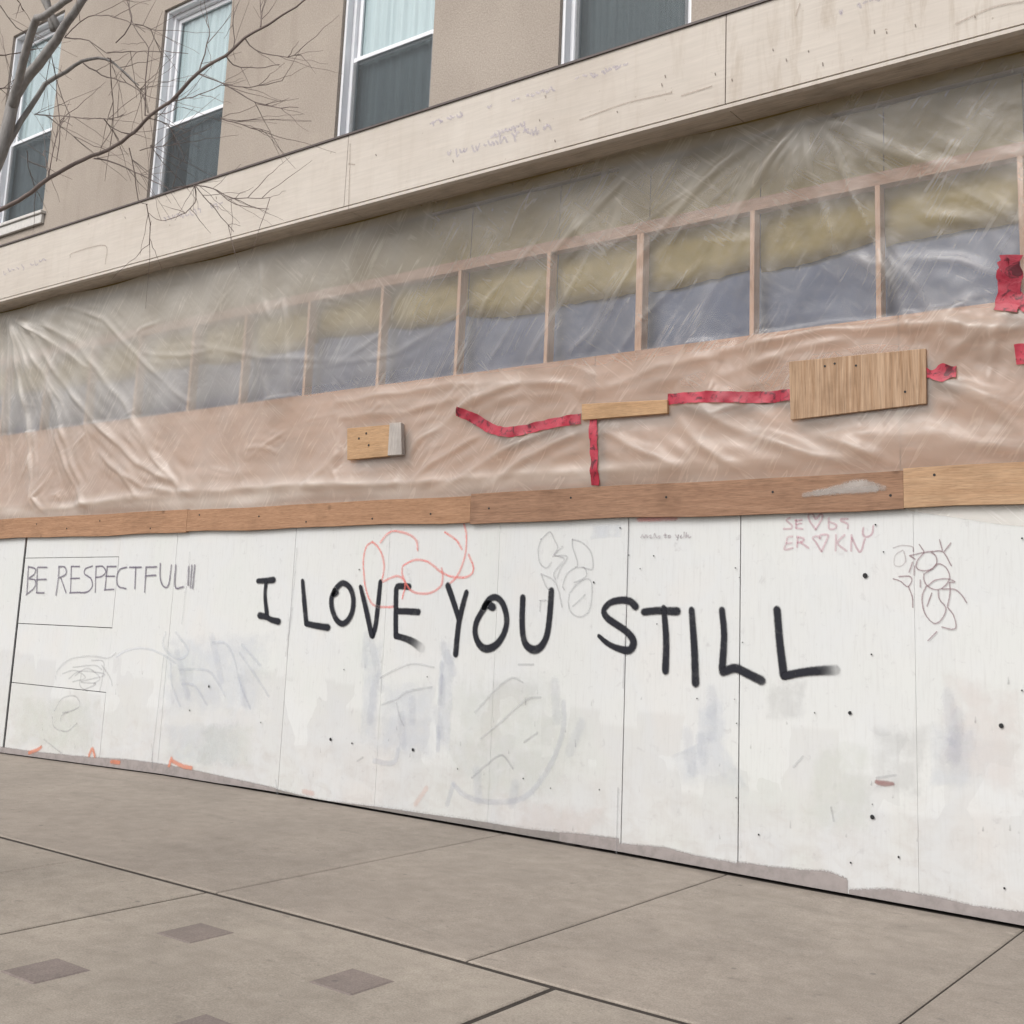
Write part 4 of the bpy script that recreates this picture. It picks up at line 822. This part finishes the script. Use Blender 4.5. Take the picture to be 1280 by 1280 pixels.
def twig(pts, r0, r1=.0022): 
    P, rr = curve(pts, r0, r1, wob=.003); tw.tube(P, rr, 5, cap=False); return P
def zs(lst, y0, y1=None): 
    y1 = y0+.15 if y1 is None else y1; n = len(lst)-1
    return [zp(a, b, y0+(y1-y0)*i/max(1, n)) for i, (a, b) in enumerate(lst)]
traced = [([(350, 590), (420, 605), (500, 640), (620, 698)], -3.6, .008), ([(740, 268), (760, 200), (780, 130), (770, 60)], -3.4, .006), ([(840, 208), (870, 240), (960, 255), (1040, 240)], -3.35, .006), ([(910, 140), (950, 185), (1040, 210), (1120, 205)], -3.3, .006), ([(740, 275), (830, 310), (930, 325), (1050, 300)], -3.4, .006), ([(830, 312), (920, 365), (1010, 398), (1110, 400)], -3.38, .006),
 ([(640, 375), (740, 355), (820, 320), (850, 318)], -3.45, .005), ([(820, 440), (900, 465), (1000, 490)], -3.42, .005), ([(970, 100), (972, 50), (965, -20)], -3.28, .007), ([(870, 170), (868, 100), (872, 50)], -3.33, .004), ([(550, 440), (600, 450), (640, 480), (650, 520)], -3.48, .005),
 ([(310, 235), (380, 280), (470, 310), (530, 350), (550, 420)], -3.7, .007), ([(400, 215), (440, 250), (500, 310), (540, 350)], -3.65, .007), ([(130, 425), (250, 435), (400, 440), (460, 425)], -3.86, .006), ([(240, 140), (330, 155), (400, 200)], -3.9, .006), ([(410, 215), (415, 320), (420, 430), (410, 540)], -3.66, .0045), ([(385, 440), (420, 480), (480, 500)], -3.7, .005),
 ([(430, 160), (490, 90), (470, 0), (460, -60)], -3.6, .006), ([(500, 90), (560, 110), (600, 200)], -3.6, .005), ([(540, 430), (545, 300), (550, 180), (490, 80), (480, -40)], -3.5, .006), ([(240, 140), (330, 60), (450, 70), (540, 120)], -3.9, .005), ([(400, 195), (560, 190), (700, 200)], -3.6, .005), ([(0, 205), (60, 200)], -3.98, .007), ([(0, 330), (45, 320)], -3.98, .007),
 ([(545, 760), (558, 830), (555, 910)], -3.4, .0045), ([(480, 550), (500, 640), (515, 740), (550, 760)], -3.5, .005), ([(730, 690), (790, 700), (860, 735), (920, 740), (1005, 735)], -3.2, .0055), ([(730, 695), (800, 780), (870, 862)], -3.2, .0045), ([(800, 705), (880, 760), (1000, 778)], -3.2, .0045), ([(725, 690), (730, 740), (690, 790), (600, 820), (550, 790)], -3.2, .004), ([(640, 700), (700, 695), (740, 690)], -3.25, .004),
 ([(100, 560), (105, 620), (130, 700)], -3.8, .004), ([(180, 660), (200, 560), (215, 470), (240, 440)], -3.72, .005), ([(210, 600), (225, 480), (210, 330)], -3.75, .004), ([(0, 20), (60, 100), (110, 140)], -4.05, .005), ([(60, -10), (90, 40)], -4.05, .005), ([(190, 200), (210, 300), (260, 430)], -3.9, .004), ([(180, 640), (165, 560)], -3.7, .005), ([(540, 430), (620, 420), (660, 400), (700, 405)], -3.45, .004), ([(520, 560), (570, 545), (640, 540)], -3.5, .004), ([(560, 540), (600, 600), (640, 640)], -3.5, .004), ([(170, 430), (300, 520), (400, 560)], -3.8, .004)]
starts = []
for lst, y, r in traced:
    starts.append(twig(zs(lst, y), r*.68))
for k in range(230):                                       # finer spray growing off the traced twigs and limbs
    P = trng.choice(starts); i = trng.randrange(len(P)); p = P[i]; t = (P[min(i+1, len(P)-1)]-P[max(i-1, 0)]).normalized()
    sd_ = Vector((trng.gauss(0, .55), trng.gauss(0, .4), trng.gauss(0.1, .55))); d = (t+sd_).normalized(); L_ = trng.uniform(.12, .45)
    side = Vector((trng.gauss(0, .12), trng.gauss(0, .1), trng.gauss(.03, .12)))
    twig([p, p+d*L_*.5+side*L_*.6, p+d*L_+side*L_], trng.uniform(.0014, .0025), .0009)
o = tw.build('twigs', M['twig'], tree, smooth=True); tag(o, kind='stuff')
# crown above the frame, so the tree is whole from elsewhere
for k in range(9):
    a = trng.uniform(0, 6.28); s = Vector((-6.2, -3.95, 4.6))+Vector((trng.uniform(-.5, .1), trng.uniform(-.4, .1), trng.uniform(.3, 1.2)))
    s = Vector((-6.75, -4.05, 3.75)) if k < 3 else s
    e = s+Vector((-1.3-.6*trng.random(), math.sin(a)*1.2-.4, 2.0+trng.random()))
    limb([s, s.lerp(e, .4)+Vector((0, 0, .15)), e], .04 if k < 3 else .02, .006, 'limb', 'bark', 7)
